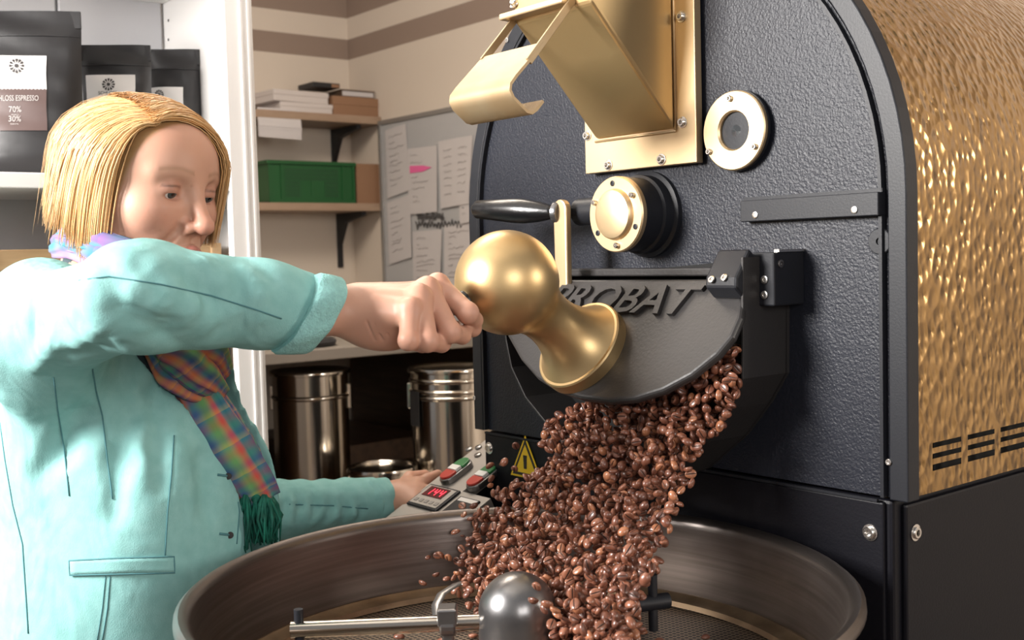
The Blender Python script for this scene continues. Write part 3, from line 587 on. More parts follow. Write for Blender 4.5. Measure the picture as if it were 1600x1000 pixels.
g = G().box((x1, a+.19, z2+.03), (x1+.002, b-.19, z2+.085)).build('blank_panel', 'crate', cr)
carton('carton', 'brown cardboard box with open flap right of the green crate', 'box', 556, 597, 256, z2, .2, 'cardboard', lid=False, x=XS-.02)
# ------------------------------------------------------------------ counter, under shelf, bins
XK = -2.72
zk = onp(420, 552, 0, XK)[2]
co = thing('worktop', ((XW+XK)/2, 1.6, 0), 'long grey worktop along the left wall above the steel bins', 'counter')
G().box((XW+.002, .9, zk-.032), (XK, YW-.032, zk)).build('top', 'counter', co, bevel=.003)
for y in (.92, 2.40): G().box((XW+.02, y, 0), (XK-.04, y+.03, zk-.033)).build('end_panel', 'wood_d', co)
ZU_ = .56
G().box((XW+.02, .96, ZU_-.03), (XK-.02, 2.39, ZU_)).build('lower_board', 'wood_d', co)
wbx = onp(600, 712, 2, .62)
tag(G().box((XW+.03, onp(548, 700, 0, -3.75)[1]-.3, ZU_+.001), (-3.45, 2.38, .64)).build('wooden_box', 'wood_d', None, bevel=.003), 'low brown wooden box behind the bins under the worktop', 'box')
def bin_(lab, pxc, wpx, ytop, d, rings, ybot=None, zb=None):
    c = at(pxc, ytop, d); r = wpx/2/FPX*d; zt_ = c[2]; zb = ZU_+.001 if zb is None else zb; H = zt_-zb
    t = thing('steel_bin', (c[0], c[1], zb), lab, 'bin', 'steel bins under the worktop')
    Fm = (np.array((c[0], c[1], zb)), XN, YN, ZU)
    G().lathe([(r*.90, 0), (r*.93, .004), (r*.93, H-.02), (r*.93, H-.008), (0, H-.008)], Fm, 48).build('body', 'steel', t, smooth=40)
    G().lathe([(r*.93, H-.014), (r*.99, H-.012), (r, H-.006), (r*.98, H), (r*.94, H), (r*.90, H-.004), (r*.86, H-.022), (0, H-.024)], Fm, 48).build('lid', 'steel', t, smooth=40)
    for q in rings: z = H-q; G().lathe([(r*.93, z-.007), (r*.965, z-.004), (r*.97, z), (r*.965, z+.004), (r*.93, z+.007)], Fm, 48).build('hoop', 'steel', t, smooth=60)
    for s in (-1, 1):
        p = fr([(r*.95*.777, 0, 0)], Fm)[0]; q = c+R0*r*.96*s; q[2] = zt_-.075
        G().box((-.006, -.01, -.045), (.006, .01, .03), (q, R0, fh, ZU)).build('clasp', 'steel', t, bevel=.002)
    return t, Fm, r, H
bin_('steel bin with a single hoop beside the white cabinet post', 484, 126, 577, 3.42, (.078,))
t, Fm, r, H = bin_('steel bin with several hoops and black label beside the roaster', 704, 136, 572, 3.30, (.035, .066, .083))
G().box((-.026, 0, -.05), (.026, .002, .05), (np.array((Fm[0][0], Fm[0][1], zk-.19))-R0*r*.80-fh*r*.53, (R0*.53-fh*.80), (-R0*.80-fh*.53)*1.0, ZU)).build('black_label', 'iron', t)
bin_('low steel bin standing between the two tall bins', 597, 112, 728, 3.2, (.03,))
tag(G().box((XK-.25, onp(616, 540, 0, XK-.04)[1], zk+.001), (XK-.04, min(2.40, onp(616, 540, 0, XK-.04)[1]+.36), onp(680, 519, 0, XK-.04)[2])).build('black_case', 'iron', None, bevel=.01), 'black case on the worktop behind the fist', 'case')
tag(G().lathe([(.10, 0), (.105, .012), (.098, .02), (0, .02)], (np.array((XK-.14, onp(468, 545, 0, XK-.14)[1], zk+.001)), XN, YN, ZU), 32).build('black_tray', 'iron', None, smooth=40), 'round black tray on the worktop under the aqua cuff', 'tray')

# ------------------------------------------------------------------ white cabinet
XCF = -1.95; XCB = -2.30
YS1 = onp(397, 100, 0, XCF)[1]; YS0 = onp(369, 500, 0, XCF)[1]; YC0 = -.62
ca = thing('display_cabinet', ((XCF+XCB)/2, .15, 0), 'white painted wooden cabinet with open shelves behind the woman', 'cabinet')
def cz(x, y, X=XCF): return onp(x, y, 0, X)[2]
G().box((XCB, YS1-.030, 0), (XCF-.022, YS1-.008, 2.25)).build('side_panel', 'white_wood', ca)
G().box((XCF-.020, YS0, 0), (XCF, YS1, 2.25)).build('corner_post', 'white_wood', ca, bevel=.002)
g = G().box((XCF-.001, YS0+.030, .02), (XCF+.003, YS0+.034, 2.2)).box((XCF-.001, YS1-.012, .02), (XCF+.003, YS1-.008, 2.2)).build('post_bead', 'white_wood', ca)
G().box((XCB, YC0, 0), (XCF, YC0+.022, 2.25)).build('side_panel', 'white_wood', ca)
y = YS1-.031
while y > YC0+.03:
    G().box((XCB, max(y-.212, YC0+.022), .03), (XCB+.012, y-.004, 2.2)).build('back_board', 'grey_wood', ca, bevel=.0035, seg=1); y -= .212
G().box((XCB-.006, YC0, .02), (XCB-.001, YS1-.03, 2.2)).build('back_sheet', 'grey_wood', ca)
zs1 = cz(40, 269); zs2 = cz(372, 621, XCF-.06); zs0 = onp(257, 5, 0, XCB+.02)[2]
for z in (zs1, zs2, zs0+.026, 2.22, zs2-.42, .10): G().box((XCB+.013, YC0+.023, z-.026), (XCF-.003 if z == zs1 else XCF-.022, YS1-.031, z)).build('shelf_board', 'white_wood', ca, bevel=.002)
for x, y in ((263, 32), (263, 62)):
    p = onp(x, y, 1, YS1-.031); G().lathe([(.003, 0), (0, .0004)], frame(p, -YN), 10).build('pin_hole', 'iron', ca)
# coffee bags
def bag(lab, pxl, pxr, ytop, X, zb, texts, lab_px, two):
    be = math.radians(-30); nb_ = np.array((math.cos(be), math.sin(be), 0)); eb = np.array((-math.sin(be), math.cos(be), 0)); c0_ = onp((pxl+pxr)/2, 200, 0, X); c0_[2] = 0
    ql = onplane(pxl, 200, c0_, nb_); qr = onplane(pxr, 200, c0_, nb_); W = (qr-ql)@eb; c0_ = (ql+qr)/2; c0_[2] = 0; H = onplane((pxl+pxr)/2, ytop, c0_, nb_)[2]-zb
    t = thing('coffee_bag', (c0_[0], c0_[1], zb), lab, 'coffee bag', 'black coffee bags on the shelf')
    def th(v): return .006+.052*(1-v)**.8*(1 if v < .86 else max(0, (1-v)/.14)**.8)*min(1, .55+v*4)
    def half(v): return W/2*(1-.035*math.sin(math.pi*min(1, v*1.1))+.0)
    def surf(u, v, off=0):                                     # u in -1..1, v in 0..1, front surface
        s = (1-abs(u)**2.6)**.6 if abs(u) < 1 else 0
        return c0_+nb_*(-.03+th(v)*s*(.9 if off >= 0 else -.6)+max(off, 0)+.0018*math.sin(v*31+u*3)*s)+eb*(u*half(v))+ZU*(zb+v*H)
    nu, nv = 18, 30; V = []; F = []
    us = np.linspace(-1, 1, nu); vs_ = np.linspace(0, 1, nv)
    for v in vs_:
        for u in us: V.append(surf(u, v))
    for v in vs_:
        for u in us: V.append(surf(u, v, -1))
    n = nu*nv
    for j in range(nv-1):
        for i in range(nu-1): a = j*nu+i; F += [(a, a+1, a+nu+1, a+nu), (n+a, n+a+nu, n+a+nu+1, n+a+1)]
    for i in range(nu-1): F += [(i, n+i, n+i+1, i+1)]
    mk('pouch', V, F, 'bag', t, smooth=True)
    G().box((-W/2, -.033, zb+H-.030), (W/2, -.026, zb+H), (c0_, eb, nb_, ZU)).build('top_seal', 'bag', t, bevel=.001)
    g = G().tube([surf(u, .845, .0008) for u in np.linspace(-.97, .97, 14)], .0012, 6); g.build('zip_line', 'bag', t)
    (la, lb), (ya, yb_) = lab_px
    def uv(x, y): p = onplane(x, y, c0_+nb_*.01, nb_)-c0_; return (p@eb)/(W/2), (p[2]-zb)/H
    ua, va = uv(la, ya); ub, vb = uv(lb, yb_); vm = uv(la, two)[1] if two else vb
    def patch(u0, u1, v0, v1, m, name, par, off, zig=False):
        nU, nV = 40, 12; V = []
        for j in range(nV+1):
            for i in range(nU+1):
                v = v0+(v1-v0)*j/nV+(.006 if (zig and j == nV and i % 2) else 0); V.append(surf(u0+(u1-u0)*i/nU, v, off))
        F = [(j*(nU+1)+i, j*(nU+1)+i+1, (j+1)*(nU+1)+i+1, (j+1)*(nU+1)+i) for j in range(nV) for i in range(nU)]
        return mk(name, V, F, m, par, smooth=True)
    L1 = patch(ua, ub, vm, va, 'label', 'white_label', t, .0016); L2 = None
    if two: L2 = patch(ua, ub, vb, vm, 'label_b', 'brown_label', t, .0018, zig=True)
    def wtext(s, x, y, hpx, m, par, al='CENTER', sx=1):
        size = hpx/FPX*2.1/.70; u0, v0 = uv(x, y)
        o = text_mesh('printed_text', s, (np.zeros(3), XN, YN, ZU), size, .0002, m, par, align=al, sx=sx)
        me = o.data; root = rootloc(par)
        for vt in me.vertices:
            u = u0+(vt.co.x+root[0])/(W/2); v = v0+(vt.co.y+root[1])/H; p = surf(u, v, .0028)-root; vt.co = p
    for s, x, y, hp_, m, w_, al, sx in texts: wtext(s, x, y, hp_, m, L2 if (w_ and L2) else L1, al, sx)
    return t, surf, uv, H, W, L1
def rosette(inf, x, y, rp):
    t, surf, uv, H, W, L1 = inf; u0, v0 = uv(x, y); r = rp/FPX*2.1; g = G()
    def P(a, b): return surf(u0+a/(W/2), v0+b/H, .0026)
    c = [P(r*.28*math.cos(k*math.pi/6), r*.28*math.sin(k*math.pi/6)) for k in range(12)]; g.add(c, [tuple(range(12))])
    for k in range(12):
        a = k*math.pi/6; V = []
        for rr, da in ((.38, -.10), (.62, -.10), (.72, -.20), (.98, -.16), (.98, .16), (.72, .20), (.62, .10), (.38, .10)): V.append(P(r*rr*math.cos(a+da), r*rr*math.sin(a+da)))
        g.add(V, [tuple(range(8))])
    g.build('rosette_logo', 'ink', L1)
b1 = bag('large black coffee bag with espresso label at the left end of the shelf', -66, 129, 12, XCF-.10, zs1+.001,
  [('SCHLOSS ESPRESSO', 61, 157, 8.0, 'ink_w', 1, 'RIGHT', .66), ('70%', 23, 175, 8.5, 'ink_w', 1, 'CENTER', .9), ('30%', 23, 190, 8.5, 'ink_w', 1, 'CENTER', .9), ('ARABICA', 23, 180, 2, 'ink_w', 1, 'CENTER', .9), ('ROBUSTA', 23, 195, 2, 'ink_w', 1, 'CENTER', .9), ('SCHLOSS', 23, 117, 4, 'ink_g', 0, 'CENTER', 1)], ((-50, 75), (84, 204)), 139)
rosette(b1, 23, 101, 11)
b2 = bag('middle black coffee bag above the woman\'s head with square white label', 125, 237, 66, XCF-.13, zs1+.001, [('SCHLOSS', 166, 146, 5, 'ink', 0, 'CENTER', 1)], ((128, 213), (114, 212)), None); rosette(b2, 167, 130, 10)
b3 = bag('right black coffee bag partly hidden, nearest the white cabinet post', 232, 314, 73, XCF-.17, zs1+.001, [], ((232, 288), (134, 215)), None); rosette(b3, 246, 146, 8)
# wooden crates inside the cabinet
def crate(lab, px0, px1, ytop, zb):
    X = XCF-.05; a = onp(px0, ytop, 0, X)[1]; b = min(onp(px1, ytop, 0, X)[1], YS1-.04); zt_ = onp(50, ytop, 0, X)[2]
    t = thing('wooden_crate', (X-.1, (a+b)/2, zb), lab, 'crate', 'wooden crates in the cabinet'); H = zt_-zb; n = 3; sh = (H-.012)/n
    for k in range(n):
        z = zb+.004+k*(sh+.004)
        for x in (X, X-.22): G().box((x-.010, a+.01, z), (x, b-.01, z+sh-.006)).build('slat', 'wood', t, bevel=.0015, seg=1)
    for y in (a, b-.02): G().box((X-.235, y, zb), (X+.006, y+.02, zt_)).build('end_board', 'wood', t, bevel=.002)
    G().box((X-.22, a+.01, zb), (X-.01, b-.01, zb+.008)).build('bottom_board', 'wood', t)
crate('pale wooden crate on the middle cabinet shelf behind her shoulder', -40, 344, 384, zs2+.001)
crate('pale wooden crate low in the cabinet behind her hips', -40, 200, 760, zs2-.42+.001)
# ------------------------------------------------------------------ signed-distance modelling (meshed with surface nets)
def unit(v): v = np.asarray(v, float); return v/np.linalg.norm(v)
def cap(a, b, ra, rb=None):
    a = np.asarray(a, float); b = np.asarray(b, float); rb = ra if rb is None else rb; ab = b-a; L2 = ab@ab+1e-12
    def f(P):
        t = np.clip(((P-a)@ab)/L2, 0, 1); return np.linalg.norm(P-a-t[:, None]*ab, axis=1)-(ra+(rb-ra)*t)
    return f
def ell(c, r, ax=None):
    c = np.asarray(c, float); r = np.asarray(r, float); A = np.eye(3) if ax is None else np.stack([unit(x) for x in ax])
    def f(P):
        q = (P-c)@A.T; k0 = np.linalg.norm(q/r, axis=1); k1 = np.linalg.norm(q/(r*r), axis=1)+1e-9; return k0*(k0-1)/k1
    return f
def smin(a, b, k):
    h = np.maximum(k-np.abs(a-b), 0)/k; return np.minimum(a, b)-h*h*k*.25
def build_field(ops):
    def f(P):
        d = None
        for s, fn, k in ops:
            e = fn(P)
            if d is None: d = e
            elif s == '+': d = smin(d, e, k) if k else np.minimum(d, e)
            elif s == '-': d = -smin(-d, e, k)
            elif s == '&': d = -smin(-d, -e, k)
        return d
    return f
def nets(fn, lo, hi, h, blk=8):
    lo = np.asarray(lo, float); n = (np.ceil((np.asarray(hi)-lo)/h/blk).astype(int))*blk+1
    nb = (n-1)//blk
    bc = np.stack(np.meshgrid(*[np.arange(k) for k in nb], indexing='ij'), -1).reshape(-1, 3)
    cd = fn(lo+(bc*blk+blk/2)*h); act = np.abs(cd) < blk*h*.87*1.5+.006
    D = np.ones(n, np.float32)
    sg = np.where(cd < 0, -1., 1.)
    for b, s in zip(bc[(~act) & (sg < 0)], sg[(~act) & (sg < 0)]):
        D[b[0]*blk:b[0]*blk+blk+1, b[1]*blk:b[1]*blk+blk+1, b[2]*blk:b[2]*blk+blk+1] = -1
    off = np.stack(np.meshgrid(*[np.arange(blk+1)]*3, indexing='ij'), -1).reshape(-1, 3); ab = bc[act]
    for i in range(0, len(ab), 400):
        I = (ab[i:i+400, None, :]*blk+off[None]).reshape(-1, 3); D[I[:, 0], I[:, 1], I[:, 2]] = fn(lo+I*h)
    S = D < 0
    c = [S[dx:S.shape[0]-1+dx, dy:S.shape[1]-1+dy, dz:S.shape[2]-1+dz] for dx in (0, 1) for dy in (0, 1) for dz in (0, 1)]
    a_ = np.logical_or.reduce(c) & ~np.logical_and.reduce(c); idx = np.argwhere(a_)
    num = np.zeros((len(idx), 3)); cnt = np.zeros(len(idx))
    cor = [(dx, dy, dz) for dx in (0, 1) for dy in (0, 1) for dz in (0, 1)]
    for i in range(8):
        for ax in range(3):
            if cor[i][ax]: continue
            j = list(cor[i]); j[ax] = 1
            p = idx+cor[i]; q = idx+j; d0 = D[p[:, 0], p[:, 1], p[:, 2]]; d1 = D[q[:, 0], q[:, 1], q[:, 2]]; m = (d0 < 0) != (d1 < 0)
            t = d0/(d0-d1+1e-12); pt = p.astype(float); pt[:, ax] += t; num[m] += pt[m]; cnt[m] += 1
    V = lo+num/cnt[:, None]*h
    vid = -np.ones(a_.shape, np.int64); vid[idx[:, 0], idx[:, 1], idx[:, 2]] = np.arange(len(idx)); Fs = []
    for ax in range(3):
        u, v = [(1, 2), (2, 0), (0, 1)][ax]
        s0 = [slice(1, -1)]*3; s1 = [slice(1, -1)]*3; s0[ax] = slice(0, -1); s1[ax] = slice(1, None)
        A, B = S[tuple(s0)], S[tuple(s1)]; e = np.argwhere(A != B); 
        if not len(e): continue
        inside = A[e[:, 0], e[:, 1], e[:, 2]]; e = e+1; e[:, ax] -= 1
        def cell(du, dv): q = e.copy(); q[:, u] += du; q[:, v] += dv; return vid[q[:, 0], q[:, 1], q[:, 2]]
        Q = np.stack([cell(-1, -1), cell(0, -1), cell(0, 0), cell(-1, 0)], 1); Q[~inside] = Q[~inside][:, ::-1]; Q = Q[(Q >= 0).all(1)]; Fs.append(Q)
    F = np.concatenate(Fs); return V, F
def setcol(o, cols):
    a = o.data.color_attributes.new('Col', 'FLOAT_COLOR', 'POINT'); c = np.ones((len(cols), 4), np.float32); c[:, :3] = cols; a.data.foreach_set('color', c.ravel())

# ------------------------------------------------------------------ the woman
tc_ = at(200, 600, 1.44); TC = np.array((tc_[0], tc_[1], 0.))
yb = math.radians(20); Fb = R0*math.cos(yb)-fh*math.sin(yb); Lb = np.cross(ZU, Fb)
wo = thing('person', (TC[0], TC[1], 0), 'blond woman in aqua jacket and plaid scarf gripping the roaster\'s gold ball lever', 'person')
def B(x, y, z): return TC+Fb*x+Lb*y+ZU*z
shR = at(66, 492, 1.27); elR = at(218, 460, 1.085); wrR = at(548, 487, 1.205)
shL = B(-.045, .145, 1.225); elL = at(338, 806, 1.66); wrL = at(612, 779, 1.80)
nk = B(.0, .0, 1.30)
# head
yh = math.radians(28); phd = math.radians(9); ro_ = math.radians(-3)
Fh0 = R0*math.cos(yh)-fh*math.sin(yh); HX = Fh0*math.cos(phd)-ZU*math.sin(phd); HZ = Fh0*math.sin(phd)+ZU*math.cos(phd); HY = np.cross(HZ, HX)
c_, s_ = math.cos(ro_), math.sin(ro_); HY, HZ = HY*c_+HZ*s_, HZ*c_-HY*s_
eyem = at(297, 298, 1.37); HS = 1.0; HO = eyem-HX*.079*HS
def H(x, y, z): return HO+(HX*x+HY*y+HZ*z)*HS
def toH(P): q = (P-HO)/HS; return np.stack([q@HX, q@HY, q@HZ], 1)
def hf(ops):                                                     # head ops are written in head coordinates
    f = build_field(ops); return lambda P: f(toH(P))*HS
gz = unit((.84, -.06, -.42))
ho_ = [('+', ell((-.014, 0, .025), (.095, .074, .071)), 0), ('+', ell((.018, 0, -.005), (.068, .066, .085)), .03), ('+', ell((.030, 0, -.045), (.052, .052, .060)), .03)]
for s in (-1, 1):
    ho_ += [('+', cap((-.005, s*.052, -.050), (.020, s*.046, -.078), .016, .013), .03), ('+', cap((.020, s*.046, -.078), (.066, s*.010, -.104), .013, .013), .025),
            ('+', ell((.050, s*.040, -.030), (.028, .024, .024)), .022)]
ho_ += [('+', ell((.070, 0, -.100), (.019, .022, .016)), .02), ('+', ell((.058, 0, -.066), (.030, .034, .034)), .02), ('+', ell((.047, 0, .034), (.040, .053, .040)), .03)]
for s in (-1, 1):
    ho_ += [('+', cap((.079, s*.014, .016), (.066, s*.046, .017), .008, .007), .014)]
    ho_ += [('-', ell((.094, s*.031, -.001), (.019, .017, .012)), .013)]
ho_ += [('+', cap((.083, 0, .010), (.107, 0, -.036), .0065, .0090), .013), ('+', ell((.1085, 0, -.041), (.0115, .0112, .0098)), .008)]
for s in (-1, 1):
    ho_ += [('+', ell((.091, s*.0125, -.045), (.0110, .0065, .0080)), .007), ('-', ell((.096, s*.0068, -.0535), (.0050, .0034, .0040)), .003)]
    ho_ += [('-', cap((.088, s*.020, -.046), (.070, s*.034, -.075), .003, .002), .010)]
    # lids
    e = np.array((.0715, s*.031, -.001)); ho_ += [('+', ell(e, (.0144, .0150, .0142)), .006)]
    ho_ += [('-', ell(e+gz*.0138+np.array((0, 0, -.0028)), (.0075, .0132, .0040)), .0012)]
ho_ += [('-', cap((.092, 0, -.058), (.092, 0, -.066), .0022), .004),
        ('+', cap((.0890, -.016, -.0735), (.0945, 0, -.0705), .0040, .0052), .005), ('+', cap((.0890, .016, -.0735), (.0945, 0, -.0705), .0040, .0052), .005),
        ('+', cap((.0860, -.013, -.0830), (.0905, 0, -.0840), .0050, .0060), .006), ('+', cap((.0860, .013, -.0830), (.0905, 0, -.0840), .0050, .0060), .006),
        ('-', cap((.098, 0, -.0772), (.083, -.024, -.0785), .0016), .003), ('-', cap((.098, 0, -.0772), (.083, .024, -.0785), .0016), .003)]
for s in (-1, 1):
    ho_ += [('+', ell((-.012, s*.077, -.012), (.017, .008, .030)), .008), ('-', ell((-.006, s*.085, -.010), (.008, .006, .014)), .004)]
nkH = toH(np.array([nk-Fb*.03-ZU*.03]))[0]
ho_ += [('+', cap((-.035, 0, -.045), nkH, .054, .058), .03)]
headf = hf(ho_)
Vh, Fh_ = nets(headf, HO-.19, HO+.19, .0021)
q = toH(Vh)
skin = np.array((.56, .315, .225)); cols = np.tile(skin, (len(Vh), 1))
def blob(P, c, r, a): return a*np.exp(-np.sum(((P-np.array(c))/np.array(r))**2, 1))[:, None]
def tint(cols, m, c): return cols*(1-m)+np.array(c)*m
for s in (-1, 1): cols = tint(cols, blob(q, (.075, s*.045, -.035), (.03, .022, .022), .35), (.60, .24, .17))
cols = tint(cols, blob(q, (.11, 0, -.042), (.02, .016, .016), .45), (.58, .22, .16))
lip = ((np.abs(q[:, 2]+.0775) < .0125*(1-(np.abs(q[:, 1])/.024)**2)) & (q[:, 0] > .080) & (np.abs(q[:, 1]) < .022)).astype(float)[:, None]
cols = tint(cols, lip*.7, (.42, .13, .11))
for s in (-1, 1):
    yy_ = q[:, 1]*s; m = np.exp(-((q[:, 2]-(.0205+.004*np.sin((yy_-.012)/.04*3.1)))/.0027)**2)*((yy_ > .012) & (yy_ < .052))*(q[:, 0] > .05)
    cols = tint(cols, m[:, None]*.5, (.27, .14, .07))
    ed = np.linalg.norm(q-np.array((.0715, s*.031, -.001)), axis=1); cols = tint(cols, (np.exp(-((ed-.014)/.004)**2)*(q[:, 0] > .07))[:, None]*.4, (.36, .15, .11))
    m = (np.exp(-((q[:, 2]-.0030+.03*np.abs(yy_-.031))/.0013)**2)*(ed < .0165)*(q[:, 0] > .076))[:, None]; cols = tint(cols, m*.75, (.07, .035, .025))
r_ = np.random.default_rng(5)
for k in range(60):
    c = (r_.uniform(.03, .10), r_.uniform(-.07, .05), r_.uniform(-.06, .085)); d = np.linalg.norm(q-np.array(c), axis=1); cols = tint(cols, (np.exp(-(d/.0017)**2)*r_.uniform(.2, .55))[:, None], (.30, .12, .08))
sc_ = np.clip((np.maximum(.030+.35*np.maximum(q[:, 2], -.05)-q[:, 0]-.012*np.sign(q[:, 1]), (q[:, 2]-.088)*2))/.006, 0, 1)*(q[:, 2] > -.07); cols = tint(cols, sc_[:, None], (.34, .19, .08))
# right forearm and fist
def hd(x, y, d): return at(x, y, d)
ops = [('+', cap(elR, elR*.25+wrR*.75, .034, .030), 0), ('+', cap(elR*.25+wrR*.75, wrR, .029, .0235), .02)]
W0 = hd(560, 487, 1.205)
mcp = [hd(641, 484, 1.168), hd(655, 464, 1.188), hd(668, 453, 1.212), hd(684, 447, 1.236)]
pip = [hd(638, 532, 1.150), hd(668, 533, 1.160), hd(703, 519, 1.184), hd(731, 489, 1.206)]
dip = [hd(660, 538, 1.178), hd(690, 537, 1.190), hd(722, 524, 1.212), hd(741, 500, 1.232)]
tip = [hd(670, 520, 1.195), hd(702, 520, 1.210), hd(728, 510, 1.232), hd(736, 490, 1.250)]
rf = [(.0105, .0098, .0085), (.0118, .0108, .0092), (.0122, .0112, .0095), (.0120, .0110, .0092)]
for i, m in enumerate(mcp):
    ops.append(('+', cap(W0+(mcp[i]-mcp[1])*.35, m-ZU*.006, .0185, .0125), .022))
ops.append(('+', ell(hd(608, 500, 1.205), (.040, .020, .030), (CR, CF, CU)), .02))
ops.append(('+', ell(hd(596, 516, 1.20), (.030, .019, .018), (CR, CF, CU)), .016))
palm = build_field(ops)
fing = []
for i in range(4):
    a, b, c = rf[i]
    fing.append(build_field([('+', cap(mcp[i], pip[i], a*1.04, b), 0), ('+', ell(pip[i], (b*1.01,)*3), .004), ('+', cap(pip[i], dip[i], b, c), .003), ('+', cap(dip[i], tip[i], c, c*.9), .003), ('+', ell(mcp[i]+CU*.002-CF*.002, (a*1.08,)*3), .004)]))
th_ = build_field([('+', cap(hd(600, 505, 1.235), hd(668, 516, 1.262), .016, .012), 0), ('+', cap(hd(668, 516, 1.262), hd(712, 518, 1.258), .0125, .0112), .006), ('+', cap(hd(712, 518, 1.258), hd(739, 513, 1.240), .0110, .0098), .004)])
tend = [cap(W0*.6+mcp[i]*.4-CF*.009+CU*.010, mcp[i]-CF*.004+CU*.003, .0028, .0036) for i in range(4)]
creases = [cap(hd(574+12*i, 503, 1.172), hd(586+12*i, 532, 1.180), .0004) for i in range(3)]
def handR(P):
    d = palm(P); f = fing[0](P)
    for k in range(1, 4): f = smin(f, fing[k](P), .0022)
    d = smin(d, f, .0060); d = smin(d, th_(P), .0045)
    for t in tend: d = smin(d, t(P), .008)
    for c in creases: d = -smin(-d, c(P), .0025)
    return d
Vr, Fr_ = nets(handR, np.minimum.reduce([elR*.3+wrR*.7, hd(640, 560, 1.1), hd(755, 560, 1.27), hd(560, 560, 1.27)])-.04, np.maximum.reduce([wrR, hd(640, 430, 1.1), hd(755, 430, 1.27), hd(480, 430, 1.2)])+.04, .0014)
# left hand resting on the panel
def lh(x, y, d): return at(x, y, d)
wL = lh(617, 780, 1.80); ops = [('+', cap(elL*.3+wrL*.7, wL, .028, .0225), 0)]
mc = [lh(652, 756, 1.822), lh(650, 768, 1.80), lh(650, 780, 1.782), lh(646, 789, 1.768)]
for m in mc: ops.append(('+', cap(wL, m, .018, .0125), .02))
dat = [((668, 748, 1.835), (684, 741, 1.845)), ((672, 766, 1.815), (676, 776, 1.815)), ((668, 780, 1.795), (668, 790, 1.795)), ((660, 792, 1.775), (658, 801, 1.775))]
for i, ((x1, y1, d1), (x2, y2, d2)) in enumerate(dat):
    ops += [('+', cap(mc[i], lh(x1, y1, d1), .0100, .0090), .004), ('+', cap(lh(x1, y1, d1), lh(x2, y2, d2), .0090, .0078), .003)]
ops += [('+', cap(wL+CU*.006, lh(640, 746, 1.845), .014, .010), .012), ('+', cap(lh(640, 746, 1.845), lh(664, 742, 1.865), .010, .0085), .004)]
handL = build_field(ops)
Vl, Fl_ = nets(handL, np.minimum(wL, mc[3])-.12, np.maximum(wL, mc[0])+.10, .0019)
# trunk, arms and legs under the clothes
hip = B(0, 0, .86)
trunk = [('+', ell(B(0, 0, 1.12), (.095, .150, .20), (Fb, Lb, ZU)), 0), ('+', ell(B(0, 0, .92), (.10, .150, .16), (Fb, Lb, ZU)), .06), ('+', cap(shR, shL, .045), .05), ('+', cap(nk-ZU*.02, nk-Fb*.02+ZU*.0, .05), .04),
         ('+', cap(shR, elR, .042, .034), .03), ('+', cap(elR, elR*.3+wrR*.7, .033, .029), .02), ('+', cap(shL, elL, .042, .034), .03), ('+', cap(elL, elL*.3+wrL*.7, .033, .028), .02)]
for s in (-1, 1):
    kn_ = B(.02, s*.10, .47); an = B(-.02, s*.11, .09); trunk += [('+', cap(B(0, s*.085, .84), kn_, .082, .052), .05), ('+', cap(kn_, an, .050, .034), .03), ('+', cap(an, B(.13, s*.125, .035), .034, .028), .02)]
trf = build_field(trunk)
Vt, Ft = nets(trf, B(0, 0, 0)-np.array((.42, .42, .02)), B(0, 0, 1.42)+np.array((.60, .75, 0)), .012)
n0 = len(Vh); n1 = n0+len(Vr); n2 = n1+len(Vl)
V = np.concatenate([Vh, Vr, Vl, Vt]); F = np.concatenate([Fh_, Fr_+n0, Fl_+n1, Ft+n2])
kc = np.array((.60, .30, .215)); cr_ = np.tile(skin*1.0, (len(Vr), 1))
for p in mcp+pip: cr_ = tint(cr_, blob(Vr, p, (.013,)*3, .5), kc*.92)
cl_ = np.tile(skin*.93, (len(Vl), 1)); ct = np.tile(skin, (len(Vt), 1))
body = mk('body', V, F.tolist(), 'skin', wo, smooth=True); setcol(body, np.concatenate([cols, cr_, cl_, ct]))
for s in (-1, 1):                                                # eyes
    e = H(.0715, s*.031, -.001); gw = HX*gz[0]+HY*gz[1]+HZ*gz[2]; r = .0136
    prof = [(r*math.sin(t), -r*math.cos(t)) for t in np.linspace(math.pi, .55, 16)]
    Fe = frame(e, -gw); G().lathe([(rr, -h) for rr, h in prof][::-1] and [(r*math.sin(t), r*math.cos(t)*-1) for t in np.linspace(.50, math.pi, 16)], Fe, 24).build('eye', 'eye', wo, smooth=True)
    G().lathe([(r*math.sin(t)*1.005, -r*math.cos(t)*1.005) for t in np.linspace(.19, .50, 5)], Fe, 24).build('iris', 'iris', wo, smooth=True)
    G().lathe([(0, -r*1.01)]+[(r*math.sin(t)*1.005, -r*math.cos(t)*1.005) for t in np.linspace(.08, .20, 3)], Fe, 20).build('pupil', 'pupil', wo, smooth=True)
